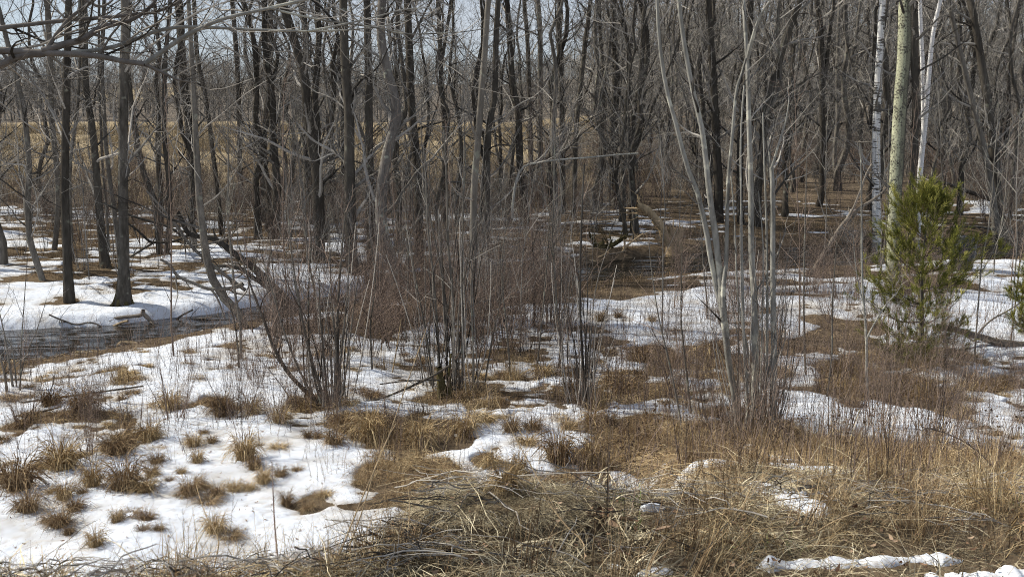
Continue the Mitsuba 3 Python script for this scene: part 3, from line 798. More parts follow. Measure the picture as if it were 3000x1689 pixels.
# multi-stemmed clumps traced from the photograph
def clump_px(name, label, cat, stems, bark, twig, Yfoot, n1=8, l=(0.3, 1.2), crown=True, seed=1, spread=0.5):
    key = tag(numbered(name), label, cat)
    rg = np.random.default_rng(seed)
    cb = Bag()
    for i, (poly, w0, w1) in enumerate(stems):
        Y = Yfoot + spread * (rg.random() - 0.5)
        b = Bag()
        poly = list(poly)
        P, R = wood_px(b, poly, 0.95 * w0, 0.95 * w1, Y, sides=7, K=20, rough=0.12, seed=seed * 31 + i, dy=rg.normal(0, 0.25))
        if poly[-1][1] <= 20:
            d = norm(norm(P[-1] - P[-2]) + np.array([0, 0, 0.3]))
            Q = [P[-1]]
            for _ in range(6): Q.append(Q[-1] + d * 0.55 + rg.normal(0, 0.05, 3))
            Q = resample(np.array(Q), 10)
            QR = np.linspace(R[-1], 0.004, 10)
            tubes(b, Q[None], QR[None], 5)
            twigs(cb, rg, Q, QR, 7, l)
        scene[numbered(key + '__stem')] = b.ply(bark)
        twigs(cb, rg, P, R, n1, l, ang=(20, 55), up=0.35, t0=0.25)
    scene[key + '__crown'] = cb.ply(twig, smooth=False)
    return key


GY = hit(2190, 1262)[1]
clump_px('grey_stem_clump', 'clump of tall pale grey leaning stems rising from the dry grass', 'tree', [
    ([(2163, 1275), (2155, 1180), (2136, 1068), (2117, 912), (2089, 796), (2066, 660), (2043, 563), (2010, 480), (1985, 380), (1950, 250), (1930, 100), (1925, 0)], 24, 10),
    ([(2128, 985), (2118, 910), (2110, 815), (2097, 700), (2078, 563), (2058, 388), (2027, 252), (2000, 97), (1988, 0)], 24, 13),
    ([(2212, 1268), (2212, 1126), (2210, 874), (2202, 757), (2200, 563), (2194, 350), (2190, 194), (2182, 58), (2178, 0)], 25, 12),
    ([(2191, 170), (2205, 110), (2232, 40), (2260, 0)], 12, 8),
    ([(2120, 900), (2118, 862), (2128, 757), (2132, 563), (2148, 369), (2156, 272), (2178, 200), (2195, 130)], 15, 8),
    ([(2268, 1322), (2268, 1067), (2264, 796), (2264, 563), (2260, 490)], 21, 15),
    ([(2260, 495), (2282, 420), (2305, 340), (2312, 290)], 9, 3),
    ([(2260, 495), (2252, 430), (2250, 400)], 8, 3),
    ([(2190, 1260), (2188, 1126), (2179, 990), (2175, 796), (2171, 563), (2170, 420), (2180, 250)], 11, 5),
    ([(2240, 1268), (2246, 1080), (2248, 912), (2245, 641), (2240, 500), (2235, 330)], 11, 5),
    ([(2200, 1265), (2196, 1080), (2160, 850), (2152, 650), (2140, 500)], 8, 4),
    ([(2225, 1268), (2232, 1000), (2236, 760), (2222, 560)], 7, 3),
], 'bark_grey', 'twig_grey', GY, n1=5, seed=5)
clump_px('stem_clump', 'spreading clump of dark stems with one thick bent stem lying out to the left', 'shrub', [
    ([(992, 1192), (988, 1062), (990, 900), (1000, 750), (1012, 620)], 15, 4), ([(950, 1170), (915, 1060), (895, 980), (870, 850), (850, 700), (842, 600)], 11, 3),
    ([(935, 1180), (880, 1130), (840, 1085), (800, 1010), (770, 930), (722, 800), (700, 720)], 16, 4), ([(960, 1185), (950, 1060), (940, 950), (935, 780)], 9, 3),
    ([(1000, 1188), (1013, 1090), (1030, 950), (1050, 800)], 7, 3), ([(975, 1188), (985, 1050), (970, 850), (965, 680)], 9, 3), ([(940, 1180), (905, 1000), (905, 820), (915, 680)], 8, 3),
    ([(985, 1190), (1005, 980), (1020, 820), (1024, 690)], 8, 3), ([(925, 1175), (850, 1020), (800, 860), (770, 760)], 8, 3), ([(955, 1185), (925, 1020), (880, 900), (800, 790)], 7, 2),
], 'bark_mid', 'twig_brown', hit(975, 1188)[1], n1=12, l=(0.25, 0.9), seed=6)
clump_px('stem_clump', 'clump of straight upright poles rising from a rotten stump mound', 'shrub', [
    ([(1287, 1130), (1287, 1087), (1272, 835), (1252, 640), (1249, 563), (1240, 420)], 10, 3), ([(1330, 1140), (1330, 1107), (1326, 874), (1311, 680), (1309, 563), (1300, 380)], 13, 4),
    ([(1312, 1135), (1310, 1087), (1299, 854), (1256, 621), (1235, 540)], 9, 3), ([(1355, 1135), (1355, 1107), (1355, 796), (1357, 563), (1360, 400)], 9, 3),
    ([(1388, 1130), (1385, 1000), (1380, 850), (1405, 700)], 7, 3), ([(1270, 1130), (1245, 960), (1215, 800), (1200, 680)], 7, 3), ([(1345, 1138), (1342, 960), (1375, 740), (1420, 560)], 7, 3),
    ([(1240, 1128), (1228, 1010), (1220, 900)], 5, 2), ([(1420, 1128), (1440, 1000), (1470, 860), (1480, 760)], 6, 2), ([(1262, 1128), (1258, 1000), (1262, 860), (1240, 700)], 5, 2),
], 'bark_mid', 'twig_grey', hit(1315, 1150)[1], n1=7, l=(0.2, 0.8), seed=7)
clump_px('stem_clump', 'broom like clump of thin stems around one pale tall stem', 'shrub', [
    ([(1709, 1195), (1709, 1126), (1699, 835), (1707, 563), (1712, 480)], 10, 5), ([(1700, 1192), (1690, 1060), (1660, 900), (1640, 800)], 6, 2), ([(1720, 1192), (1728, 1040), (1740, 880), (1790, 700)], 7, 2),
    ([(1695, 1190), (1670, 1040), (1655, 920)], 5, 2), ([(1728, 1190), (1745, 1050), (1775, 920), (1800, 820)], 5, 2), ([(1712, 1192), (1716, 1020), (1722, 860), (1715, 720)], 6, 2),
    ([(1705, 1192), (1695, 1000), (1690, 840), (1675, 700)], 5, 2), ([(1733, 1188), (1760, 1090), (1800, 990)], 4, 2),
], 'twig_grey', 'twig_brown', hit(1708, 1192)[1], n1=7, l=(0.15, 0.6), seed=8)
clump_px('stem_clump', 'loose clump of thin stems at the left edge beside the stream', 'shrub', [
    ([(40, 1150), (30, 1080), (15, 990), (-5, 900)], 9, 3), ([(60, 1150), (62, 1020), (70, 900), (80, 760)], 5, 2), ([(50, 1150), (40, 1040), (0, 960)], 6, 2), ([(55, 1150), (70, 1060), (110, 960), (135, 880)], 4, 2), ([(20, 1150), (5, 1060), (-20, 1000)], 10, 4),
], 'bark_mid', 'twig_grey', hit(40, 1150)[1], n1=6, l=(0.2, 0.6), seed=9)
clump_px('sapling', 'pale forked sapling standing in front of the pine', 'sapling', [
    ([(2545, 1195), (2540, 1126), (2538, 990), (2526, 815), (2524, 563), (2520, 420)], 10, 4), ([(2538, 995), (2560, 950), (2590, 900), (2630, 856)], 6, 3), ([(2532, 900), (2510, 800), (2500, 690)], 4, 2),
], 'bark_grey', 'twig_grey', hit(2545, 1200)[1], n1=5, l=(0.15, 0.6), seed=10)
clump_px('sapling', 'thin arched sapling bowing over the brush in the middle', 'sapling', [
    ([(1500, 640), (1510, 540), (1536, 487), (1640, 468), (1738, 460), (1808, 453), (1870, 449)], 8, 4),
], 'bark_grey', 'twig_grey', 24.0, n1=4, l=(0.3, 0.9), seed=12)
for poly, lab in [
    ([(2361, 1110), (2355, 835), (2361, 563), (2365, 430)], 'straight thin sapling between the grey clump and the forked sapling'),
    ([(2000, 1270), (1985, 1180), (1960, 1060), (1930, 930), (1910, 800), (1900, 700)], 'thin dark sapling tilting left at the edge of the right hand grass'),
    ([(2025, 1210), (2010, 1080), (1995, 900), (1998, 740)], 'slim upright sapling just left of the grey clump'),
    ([(1497, 1120), (1484, 960), (1470, 800), (1488, 640)], 'slim sapling between the upright poles and the broom like clump'),
    ([(1570, 1110), (1585, 960), (1600, 800), (1610, 640)], 'slim sapling close left of the broom like clump'),
    ([(2420, 1180), (2436, 1050), (2440, 860), (2452, 700)], 'twiggy red brown sapling in the tawny grass left of the forked sapling'),
    ([(700, 1080), (690, 960), (660, 850), (640, 770)], 'thin sapling leaning over the stream from the near bank'),
    ([(800, 1050), (815, 940), (800, 800), (790, 680)], 'wavy thin sapling behind the spreading dark clump'),
    ([(1090, 1080), (1085, 960), (1100, 820), (1080, 690)], 'thin sapling between the two dark stem clumps'),
]:
    clump_px('sapling', lab, 'sapling', [(poly, 7, 3)], 'bark_mid', 'twig_brown', hit(*poly[0])[1], n1=9, l=(0.2, 0.8), seed=len(labels))


for (cx_, cy_, wx_, top_, n_, lab_) in ((2215, 1275, 80, (620, 1120), 32, 'dense fan of thin shoots at the foot of the grey stem clump'), (960, 1185, 80, (640, 1080), 26, 'dense fan of thin shoots in the spreading dark clump'),
                                        (1320, 1145, 95, (560, 1040), 30, 'dense fan of thin shoots among the straight upright poles'), (1706, 1193, 45, (700, 1080), 20, 'dense fan of thin shoots in the broom like clump')):
    rg = np.random.default_rng(cx_)
    key = tag(numbered('shrub'), lab_, 'shrub')
    c_ = hit(cx_, cy_); sb = Bag(); cb = Bag()
    for q_ in range(n_):
        x0 = cx_ + wx_ * rg.normal(0, 0.45); ty = top_[0] + (top_[1] - top_[0]) * rg.random()
        x1 = x0 + (x0 - cx_) * 1.3 * rg.random() + rg.normal(0, 0.11) * (cy_ - ty)
        Yq = c_[1] + rg.normal(0, 0.18)
        P, R = wood_px(sb, [(x0, cy_ + 6), (0.6 * x0 + 0.4 * x1 + rg.normal(0, 12), 0.6 * cy_ + 0.4 * ty), (x1, ty)], 4.5, 1.8, Yq, sides=4, K=9)
        twigs(cb, rg, P, R, 3, (0.1, 0.5), sub=1, rmin=0.0016)
    scene[key + '__stem'] = sb.ply('twig_grey'); labels[key + '__stem'] = {'kind': 'stuff'}
    scene[key + '__twigs'] = cb.ply('twig_brown', smooth=False)


# ------------------------------------------------------------------ fallen wood, stump, drum
def log_px(name, label, cat, pieces, bsdf, Y=None, sides=8, n_twigs=0, seed=3, rough=0.16):
    key = tag(numbered(name), label, cat)
    b = Bag()
    rg = np.random.default_rng(seed)
    for i, (poly, w0, w1, *dy) in enumerate(pieces):
        P, R = wood_px(b, poly, w0, w1, Y, sides=sides, rough=rough, K=max(8, 4 * len(poly)), seed=seed * 7 + i, dy=dy[0] if dy else 0.0)
        if n_twigs: twigs(b, rg, P, R, n_twigs, (0.2, 0.7), sub=2)
    scene[key] = b.ply(bsdf)
    return key


log_px('leaning_snag', 'bare grey dead snag leaning across the stream towards the birch', 'dead tree', [
    ([(2376, 806), (2400, 765), (2430, 718), (2470, 655), (2520, 610), (2583, 566), (2605, 540)], 17, 6), ([(2470, 655), (2500, 610), (2520, 560), (2540, 505), (2555, 480)], 9, 5), ([(2445, 690), (2480, 660), (2512, 620)], 8, 5)], 'grey_wood', hit(2376, 806)[1], n_twigs=3)
log_px('fallen_log', 'mossy fallen log lying right of the pine', 'log', [([(2745, 955), (2800, 965), (2874, 988), (2930, 1003), (3000, 1012), (3080, 1025)], 17, 28), ([(2860, 985), (2900, 940), (2960, 905), (3010, 870)], 7, 3)], 'bark_mid', hit(2880, 1012)[1] - 0.1, n_twigs=2)
log_px('fallen_log', 'black fallen log sloping down to the right behind the pine', 'log', [([(2745, 533), (2780, 540), (2813, 553), (2895, 582), (2930, 600)], 10, 14)], 'bark_dark', hit(2900, 640)[1])
log_px('fallen_log', 'thin dark log lying over the stream right of the pine', 'log', [([(2783, 664), (2856, 664), (2941, 677), (3010, 688)], 6, 11)], 'bark_dark', hit(2900, 720)[1], n_twigs=3)
log_px('fallen_tree', 'dark crooked trunk leaning left over the near side of the stream', 'dead tree', [
    ([(850, 893), (796, 835), (738, 780), (680, 738), (625, 699), (570, 690), (551, 683), (535, 650), (520, 618)], 27, 12), ([(800, 850), (745, 815), (700, 785), (648, 778), (610, 800)], 16, 9)], 'bark_dark', hit(840, 900)[1], n_twigs=9)
log_px('fallen_limb', 'twiggy broken limb caught among the crooked trunk and the leaning old stem', 'branch', [([(430, 560), (500, 640), (560, 720), (640, 790), (720, 850)], 6, 12), ([(560, 720), (600, 715), (660, 700), (700, 660)], 7, 4), ([(500, 640), (540, 700), (545, 760)], 5, 3)], 'bark_mid', 20.0, n_twigs=9)
log_px('fallen_limb', 'long straight dark limb slanting past the mossy trunk', 'branch', [([(303, 594), (388, 633), (501, 668), (530, 690)], 6, 8)], 'bark_dark', 24.0, n_twigs=3)
log_px('fallen_limb', 'forked dark limb hanging low right of the mossy trunk', 'branch', [([(350, 637), (400, 672), (450, 710), (485, 710), (551, 687)], 7, 8), ([(377, 755), (410, 735), (450, 710)], 6, 7)], 'bark_dark', 21.5, n_twigs=3)
log_px('fallen_limb', 'red brown curved limb lying on the snow before the leaning old stem', 'branch', [([(470, 760), (493, 773), (524, 811), (563, 827), (617, 846), (670, 845), (712, 831)], 8, 13), ([(617, 846), (640, 880), (655, 930)], 7, 4)], 'bark_mid', 19.3, n_twigs=3)
WY = hit(420, 985)[1]
log_px('driftwood', 'tangle of bleached driftwood lodged on the stream bank', 'driftwood', [
    ([(225, 965), (300, 943), (350, 930), (416, 921), (420, 907)], 6, 12), ([(416, 915), (432, 930), (446, 945), (455, 965)], 14, 9), ([(440, 945), (430, 985), (402, 1000)], 6, 5)], 'grey_wood', WY, n_twigs=2)
log_px('driftwood', 'pale stick bent down into the stream', 'driftwood', [([(375, 940), (331, 956), (299, 989), (285, 1010), (274, 1026)], 8, 4)], 'dead_wood', WY - 0.2)
log_px('driftwood', 'dark branched stick lying on the snowy far bank at left', 'driftwood', [([(144, 921), (190, 940), (225, 950), (262, 944), (300, 958)], 5, 5), ([(160, 950), (190, 944)], 6, 5)], 'bark_mid', hit(225, 955)[1], n_twigs=2)
log_px('driftwood', 'forked grey stick on the bank right of the driftwood tangle', 'driftwood', [([(430, 950), (457, 938), (503, 942), (530, 925), (565, 907)], 9, 5), ([(503, 942), (560, 935), (620, 930)], 6, 4)], 'grey_wood', hit(500, 955)[1], n_twigs=2)
log_px('driftwood', 'arched pale stick on the near edge of the water', 'driftwood', [([(342, 1012), (356, 1001), (394, 1002), (402, 1004), (391, 1026)], 5, 6)], 'dead_wood', hit(380, 1030)[1])
log_px('fallen_limb', 'long dark stick propped against the rotten stump', 'branch', [([(998, 1186), (1098, 1170), (1220, 1124), (1318, 1070)], 6, 8), ([(1112, 1125), (1215, 1114), (1290, 1113)], 4, 5)], 'bark_dark', hit(1150, 1180)[1], n_twigs=2)
log_px('fallen_limb', 'dark branch lying on the snow at the left edge, upper of two', 'branch', [([(-20, 1195), (50, 1182), (109, 1173), (245, 1154), (420, 1130)], 9, 5)], 'bark_dark', hit(100, 1180)[1], n_twigs=4)
log_px('fallen_limb', 'dark branch lying on the snow at the left edge, lower of two', 'branch', [([(-20, 1236), (40, 1222), (82, 1214), (180, 1190)], 10, 5)], 'bark_dark', hit(60, 1222)[1], n_twigs=3)
log_px('rotten_stump', 'dark rotten stump at the foot of the upright poles', 'stump', [([(1297, 1168), (1292, 1120), (1286, 1075)], 34, 18), ([(1318, 1168), (1316, 1110), (1322, 1035)], 16, 5)], 'moss_bark', hit(1300, 1165)[1] - 0.1)
log_px('torn_limb', 'pale torn strip of bare wood on the leaning old stem', 'branch', [([(571, 627), (578, 634), (590, 652), (598, 672), (603, 685)], 3, 5)], 'dead_wood', hit(700, 910)[1] - 0.2)

key = tag(numbered('broken_stump'), 'tan splintered stump of a broken tree across the stream', 'stump')
SY = hit(1975, 748)[1]
b = Bag()
wood_px(b, [(1974, 752), (1976, 725), (1978, 700), (1982, 664)], 58, 44, SY, sides=12, K=12, rough=0.30, seed=4)
for i, (dx, h) in enumerate([(-14, 650), (-6, 642), (3, 655), (10, 646), (16, 660)]):
    wood_px(b, [(1980 + dx, 685), (1980 + dx * 1.1, 670), (1980 + dx * 1.25, h)], 9, 1.5, SY + 0.05 * (i % 3 - 1), sides=5, rough=0.2, seed=i)
scene[key] = b.ply('dead_wood')
log_px('snapped_tree', 'grey tan broken trunk lying up and away left of the splintered stump', 'log', [([(1962, 712), (1945, 680), (1920, 640), (1893, 615), (1866, 598)], 32, 20), ([(1893, 615), (1872, 592), (1868, 570)], 10, 3), ([(1905, 628), (1880, 628), (1862, 618)], 8, 2)], 'dead_wood', SY, n_twigs=5, sides=11, rough=0.36)
rg = np.random.default_rng(88)
for i_ in range(9):
    x_, y__ = 1690 + 300 * rg.random(), 690 + 90 * rg.random(); a_, l_ = rg.normal(0, 0.6) + (math.pi if rg.random() < 0.4 else 0), 22 + 40 * rg.random()
    log_px('splintered_branch', f"{['short', 'long'][int(l_ > 42)]} {['tan', 'grey'][i_ % 2]} splintered branch in the debris left of the broken stump", 'branch', [([(x_, y__), (x_ + 0.5 * l_ * math.cos(a_), y__ - 0.25 * l_ * abs(math.sin(a_)) - 2), (x_ + l_ * math.cos(a_), y__ - l_ * abs(math.sin(a_)))], 4 + 5 * rg.random(), 2)], ['dead_wood', 'grey_wood'][i_ % 2], hit(x_, y__)[1], seed=90 + i_, rough=0.3)
    labels[[k_ for k_ in labels if k_.startswith('splintered_branch')][-1]]['group'] = f"{['short', 'long'][int(l_ > 42)]} {['tan', 'grey'][i_ % 2]} splintered branches"
log_px('root_plate', 'dark upturned root mass left of the splintered stump', 'root mass', [
    ([(1750, 758), (1757, 735), (1770, 715)], 60, 30), ([(1735, 752), (1720, 730), (1712, 715)], 14, 4), ([(1765, 735), (1800, 714), (1834, 692)], 16, 12), ([(1780, 740), (1790, 710), (1786, 690)], 12, 4), ([(1740, 735), (1745, 705)], 10, 3), ([(1720, 762), (1690, 770)], 10, 3)], 'moss_bark', SY - 0.3, n_twigs=4)
log_px('broken_branch', 'short tan forked branch on the snow left of the splintered stump', 'branch', [([(1820, 742), (1830, 722), (1829, 700)], 8, 6), ([(1826, 728), (1855, 705), (1884, 684)], 7, 4)], 'dead_wood', SY - 0.6)

key = tag(numbered('drum'), 'dark blue rounded drum half hidden behind the right side of the pine', 'drum')
DY = hit(2805, 790)[1]
c = at(2814, 788, DY); r, h = 0.24, 0.80
prof = np.array([[0, 0], [r * .96, 0], [r, 0.02], [r, .27], [r * 1.03, .285], [r, .30], [r, .56], [r * 1.03, .575], [r, .59], [r, h - .02], [r * .96, h], [r * .9, h - .015], [0, h - .015]])
m = trimesh.creation.revolve(prof, sections=32)
m.apply_transform(trimesh.transformations.rotation_matrix(0.12, [0, 1, 0])); m.apply_translation([c[0], c[1], float(ground(c[0], c[1])) - 0.04])
scene[key] = ply(m, 'drum_paint', smooth=40)

# ------------------------------------------------------------------ pines
def pine(name, label, foot, top, half, seed, Y=None, dens=1.0, lo=0.10):
    key = tag(numbered(name), label, 'pine')
    rg = np.random.default_rng(seed)
    Y = Y or hit(*foot)[1]
    A, B_ = at(foot[0], foot[1], Y), at(top[0], top[1], Y)
    H = B_[2] - A[2]
    k = np.linspace(0, 1, 16)
    P = A + (B_ - A) * k[:, None]
    P[:, 0] += 0.03 * np.sin(k * 8) * H * 0.3
    tb = Bag(); tubes(tb, P[None], (0.016 * H * (1 - 0.85 * k) + 0.003)[None], 8)
    scene[key + '__trunk'] = tb.ply('bark_mid')
    rad = 1.32 * half * Y / FPX
    bb, nb = Bag(), Bag()
    BP, BR = [], []
    nwh = 10
    for w in range(nwh):
        t = lo + (0.97 - lo) * w / (nwh - 1)
        L = rad * np.interp(t, [0, 0.12, 0.3, 0.55, 0.8, 1.0], [0.75, 0.85, 1.05, 0.85, 0.50, 0.14])
        for j in range(int(8 + 2 * rg.random())):
            az = rg.random() * 6.283
            l = L * (0.65 + 0.5 * rg.random())
            el = math.radians(np.interp(t, [0, 0.5, 1], [6, 28, 58]) + rg.normal(0, 7))
            s = np.linspace(0, 1, 8)
            base = P[0] + (P[-1] - P[0]) * (t + rg.normal(0, 0.012))
            d = np.array([math.cos(az), math.sin(az), 0])
            pts = base + d * (l * math.cos(el) * s)[:, None] + np.array([0, 0, 1.0]) * (l * math.sin(el) * s + 0.22 * l * s ** 2 - 0.10 * l * np.sin(s * 3))[:, None]
            BP.append(pts); BR.append(0.006 * (1 - 0.75 * s) + 0.0015)
    BP, BR = np.array(BP), np.array(BR)
    tubes(bb, BP, BR, 4)
    S, SR = grow(rg, BP, BR, 9, 0.22, 1.0, (0.12 * H / 2.8, 0.42 * H / 2.8), (25, 55), K=5, up=0.9, wig=0.15, rel=0.5, rmin=0.0016)
    tubes(bb, S, SR, 3)
    scene[key + '__branch'] = bb.ply('twig_brown', smooth=False)
    # needle tufts along the shoots
    axes = np.concatenate([S, BP[:, 3:8]], 0)
    n = int(50 * dens)
    M = len(axes) * n
    par = np.repeat(np.arange(len(axes)), n)
    t = 0.15 + 0.85 * rg.random(M) ** 0.6
    s_ = t * (axes.shape[1] - 1); i_ = np.minimum(s_.astype(int), axes.shape[1] - 2); w_ = (s_ - i_)[:, None]
    base = axes[par, i_] * (1 - w_) + axes[par, i_ + 1] * w_
    tg = norm(axes[par, i_ + 1] - axes[par, i_])
    q = rg.normal(size=(M, 3)); q = norm(q - (q * tg).sum(1, keepdims=True) * tg)
    d = norm(tg * (0.95 + 0.5 * rg.random((M, 1))) + q * 0.62 + np.array([0, 0, 0.18]))
    L = 0.06 + 0.06 * rg.random(M)
    Pn = np.stack([base, base + d * (L * 0.55)[:, None], base + d * L[:, None] - np.array([0, 0, 1]) * (L * 0.12)[:, None]], 1)
    side = norm(np.cross(d, rg.normal(size=(M, 3))))
    Wn = np.array([0.0017, 0.0021, 0.0005])[None] * np.ones((M, 1))
    r_axis = rg.random(len(axes))
    blades(nb, Pn, Wn, side, rnd=np.clip(0.55 * r_axis[par] + 0.45 * rg.random(M), 0, 1))
    scene[key + '__foliage'] = nb.ply('needles', smooth=False)
    return key


pine('pine_tree', 'young green pine standing in dry grass before the lichen trunk', (2692, 1055), (2714, 592), 165, 3, lo=0.04, dens=0.95)
pine('pine_tree', 'dark green pine cut off by the right edge', (3050, 1030), (3046, 760), 70, 4, lo=0.2, dens=0.8)

# ------------------------------------------------------------------ grasses
def grass_proto(name, seed, n, radius, h, droop, width, bsdf, K=4, out=0.5, lay=0.0, comb=None):
    rg = np.random.default_rng(seed)
    r = radius * np.sqrt(rg.random(n)); a = rg.random(n) * 6.283
    base = np.stack([r * np.cos(a), r * np.sin(a), np.full(n, -0.03)], -1)
    az = np.where(rg.random(n) < out, a + rg.normal(0, 0.5, n), rg.random(n) * 6.283)
    if comb is not None: az = comb + rg.normal(0, 0.6, n)
    d = np.stack([np.cos(az), np.sin(az), 0 * az], -1)
    L = h[0] + (h[1] - h[0]) * rg.random(n) ** 1.4
    D = droop[0] + (droop[1] - droop[0]) * rg.random(n)
    s = np.linspace(0, 1, K)[None]
    hor = L[:, None] * ((0.10 + lay) * s + 0.75 * D[:, None] * s ** 2)
    ver = L[:, None] * ((1 - 0.7 * lay) * s - (0.85 * D[:, None] + 0.15 * lay) * s ** 2)
    P = base[:, None] + d[:, None] * hor[:, :, None] + np.array([0, 0, 1.0]) * ver[:, :, None]
    P = P + rg.normal(0, 0.02, P.shape) * L[:, None, None] * (np.arange(K) > 0)[None, :, None]
    side = norm(np.cross(d, [0, 0, 1.0]) + rg.normal(0, 0.45, (n, 3)))
    W = width * (0.6 + 0.8 * rg.random((n, 1))) * np.linspace(1, 0.25, K)[None]
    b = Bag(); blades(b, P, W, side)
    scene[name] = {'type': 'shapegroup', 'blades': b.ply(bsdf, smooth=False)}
    return name


for i in range(4):
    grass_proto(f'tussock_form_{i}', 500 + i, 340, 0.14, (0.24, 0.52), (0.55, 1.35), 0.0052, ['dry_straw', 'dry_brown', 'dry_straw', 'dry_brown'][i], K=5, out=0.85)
for i in range(3):
    grass_proto(f'upright_form_{i}', 510 + i, 80, 0.20, (0.25, 0.70), (0.05, 0.55), 0.0030, ['dry_brown', 'dry_straw', 'dry_brown'][i], out=0.5)
    grass_proto(f'bent_form_{i}', 520 + i, 90, 0.26, (0.20, 0.60), (0.5, 1.3), 0.0034, ['dry_brown', 'dry_brown', 'dry_straw'][i], K=5, out=0.3, comb=[None, None, 0.4][i], lay=0.15)
    grass_proto(f'lying_form_{i}', 530 + i, 80, 0.25, (0.12, 0.46), (0.45, 1.0), [0.0026, 0.0044, 0.0032][i], 'mat_straw', K=5, out=0.2, lay=[0.7, 0.8, 0.5][i], comb=[None, 0.0, None][i])
    grass_proto(f'sedge_form_{i}', 540 + i, 60, 0.24, (0.10, 0.34), (0.05, 0.8), 0.0036, 'dry_brown', K=3)
    grass_proto(f'field_form_{i}', 550 + i, 90, 0.9, (0.5, 1.1), (0.1, 0.5), 0.012, 'field_straw', K=3)
for i in range(2):
    grass_proto(f'litter_form_{i}', 570 + i, 70, 0.30, (0.10, 0.36), (0.5, 1.0), 0.0038, ['dry_brown', 'dry_straw'][i], K=4, out=0.1, lay=0.85)
grass_proto('green_form', 560, 26, 0.12, (0.10, 0.30), (0.2, 0.9), 0.0028, 'green_blade', K=5)

def beside(x, y):
    sx = 1500 + FPX * x / y
    names_ = [(200, 'at the left edge'), (420, 'below the trunk with the mossy foot'), (640, 'left of the leaning old stem'), (800, 'right of the leaning old stem'), (930, 'left of the spreading dark clump'), (1060, 'in line with the spreading dark clump'), (1200, 'left of the upright poles'), (1330, 'in line with the upright poles'),
              (1480, 'right of the upright poles'), (1620, 'left of the broom like clump'), (1760, 'in line with the broom like clump'), (1900, 'right of the broom like clump'), (2080, 'left of the grey stem clump'), (2280, 'in line with the grey stem clump'), (2450, 'left of the forked sapling'), (2600, 'in line with the forked sapling'), (2780, 'in line with the pine'), (2900, 'right of the pine'), (1e9, 'at the right edge')]
    return next(t for lim, t in names_ if sx < lim) + (', near side' if y < 20 else ', far side')


# tussocks one can count: foot in the photograph, height and width in its pixels
TUS = [
    (567, 1308, 43, 43), (598, 1270, 14, 20), (621, 1297, 23, 27), (718, 1351, 85, 66), (579, 1359, 46, 35), (746, 1378, 50, 40), (773, 1417, 50, 46), (823, 1398, 35, 35), (870, 1382, 18, 30), (272, 1429, 78, 58), (365, 1437, 100, 90),
    (458, 1359, 35, 42), (447, 1398, 46, 40), (423, 1442, 42, 70), (497, 1411, 15, 26), (532, 1390, 24, 20), (559, 1450, 54, 62), (586, 1433, 43, 35), (637, 1456, 43, 46), (687, 1440, 35, 42), (730, 1437, 24, 35), (54, 1437, 105, 100),
    (82, 1499, 66, 74), (190, 1464, 58, 50), (241, 1452, 31, 27), (148, 1448, 20, 30), (221, 1495, 35, 50), (175, 1541, 50, 66), (342, 1534, 42, 30), (431, 1526, 35, 43), (419, 1561, 28, 35), (466, 1557, 27, 23), (839, 1479, 42, 35),
    (905, 1493, 24, 35), (280, 1605, 58, 50), (182, 1375, 90, 95), (202, 1565, 27, 27), (901, 1281, 24, 20), (932, 1285, 30, 18), (978, 1305, 54, 58), (340, 1332, 60, 80), (440, 1290, 60, 60), (630, 1560, 60, 60),
    (1435, 1374, 58, 58), (1485, 1437, 95, 75), (1520, 1382, 65, 40), (1544, 1305, 27, 60), (1633, 1351, 95, 78), (1734, 1367, 95, 55), (1497, 1270, 60, 46), (1559, 1262, 40, 60), (1672, 1260, 24, 46), (1738, 1243, 50, 60), (1788, 1246, 46, 40), (1423, 1239, 28, 70), (1365, 1270, 66, 75), (1827, 1153, 40, 60),
    (1800, 1130, 50, 60), (1590, 1100, 35, 60), (1670, 1150, 46, 50), (1870, 1060, 50, 70), (2000, 1070, 50, 70), (2080, 1040, 50, 60), (2300, 1100, 30, 40), (1010, 1270, 70, 60), (1230, 1300, 70, 70), (1080, 1290, 90, 80),
    (150, 1190, 60, 60), (240, 1210, 80, 70), (500, 1200, 60, 60), (650, 1215, 60, 60), (740, 1215, 60, 50), (820, 1240, 50, 50), (2130, 1150, 30, 40), (1760, 940, 30, 30), (1810, 930, 22, 22), (1910, 945, 24, 24),
]
n_t = 0
for (sx, sy, hp, wp) in TUS:
    p = hit(sx, sy)
    k_ = p[1] / FPX
    H, Wd = hp * k_, wp * k_
    s = max(1.55 * Wd / 0.60, 0.24); sz = max(3.2 * H / 0.36, 0.36)
    key = numbered('grass_tussock')
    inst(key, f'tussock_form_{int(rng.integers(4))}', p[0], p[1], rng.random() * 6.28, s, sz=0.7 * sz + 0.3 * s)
    side_ = 'left' if sx < 1000 else 'middle' if sx < 1900 else 'right'
    depth_ = 'foreground' if sy > 1330 else 'middle distance'
    size_ = 'tiny' if wp < 27 else 'small' if wp < 42 else 'medium' if wp < 60 else 'large'
    row_ = 'by the bank' if sy > 1480 else 'near' if sy > 1400 else 'halfway' if sy > 1330 else 'farther' if sy > 1240 else 'farthest'
    tag(key, f'{size_} drooping grass tussock in snow, {beside(p[0], p[1]).split(",")[0]}, {row_}', 'grass tussock', f'grass tussocks in the snow, {side_} {depth_}')
    TUSSOCK_HOLES.append((p[0], p[1], max(0.20 * Wd, 0.02)))


def clear_view(x, y):
    """the low open bank on the near side of the stream where the photograph shows water"""
    d = stream_dist(x, y)
    near = y < np.interp(x, STREAM_MID[:, 0], STREAM_MID[:, 1])
    return near & (d < 3.4) & ((x < -5.2) | ((x > 3.8) & (x < 12)))


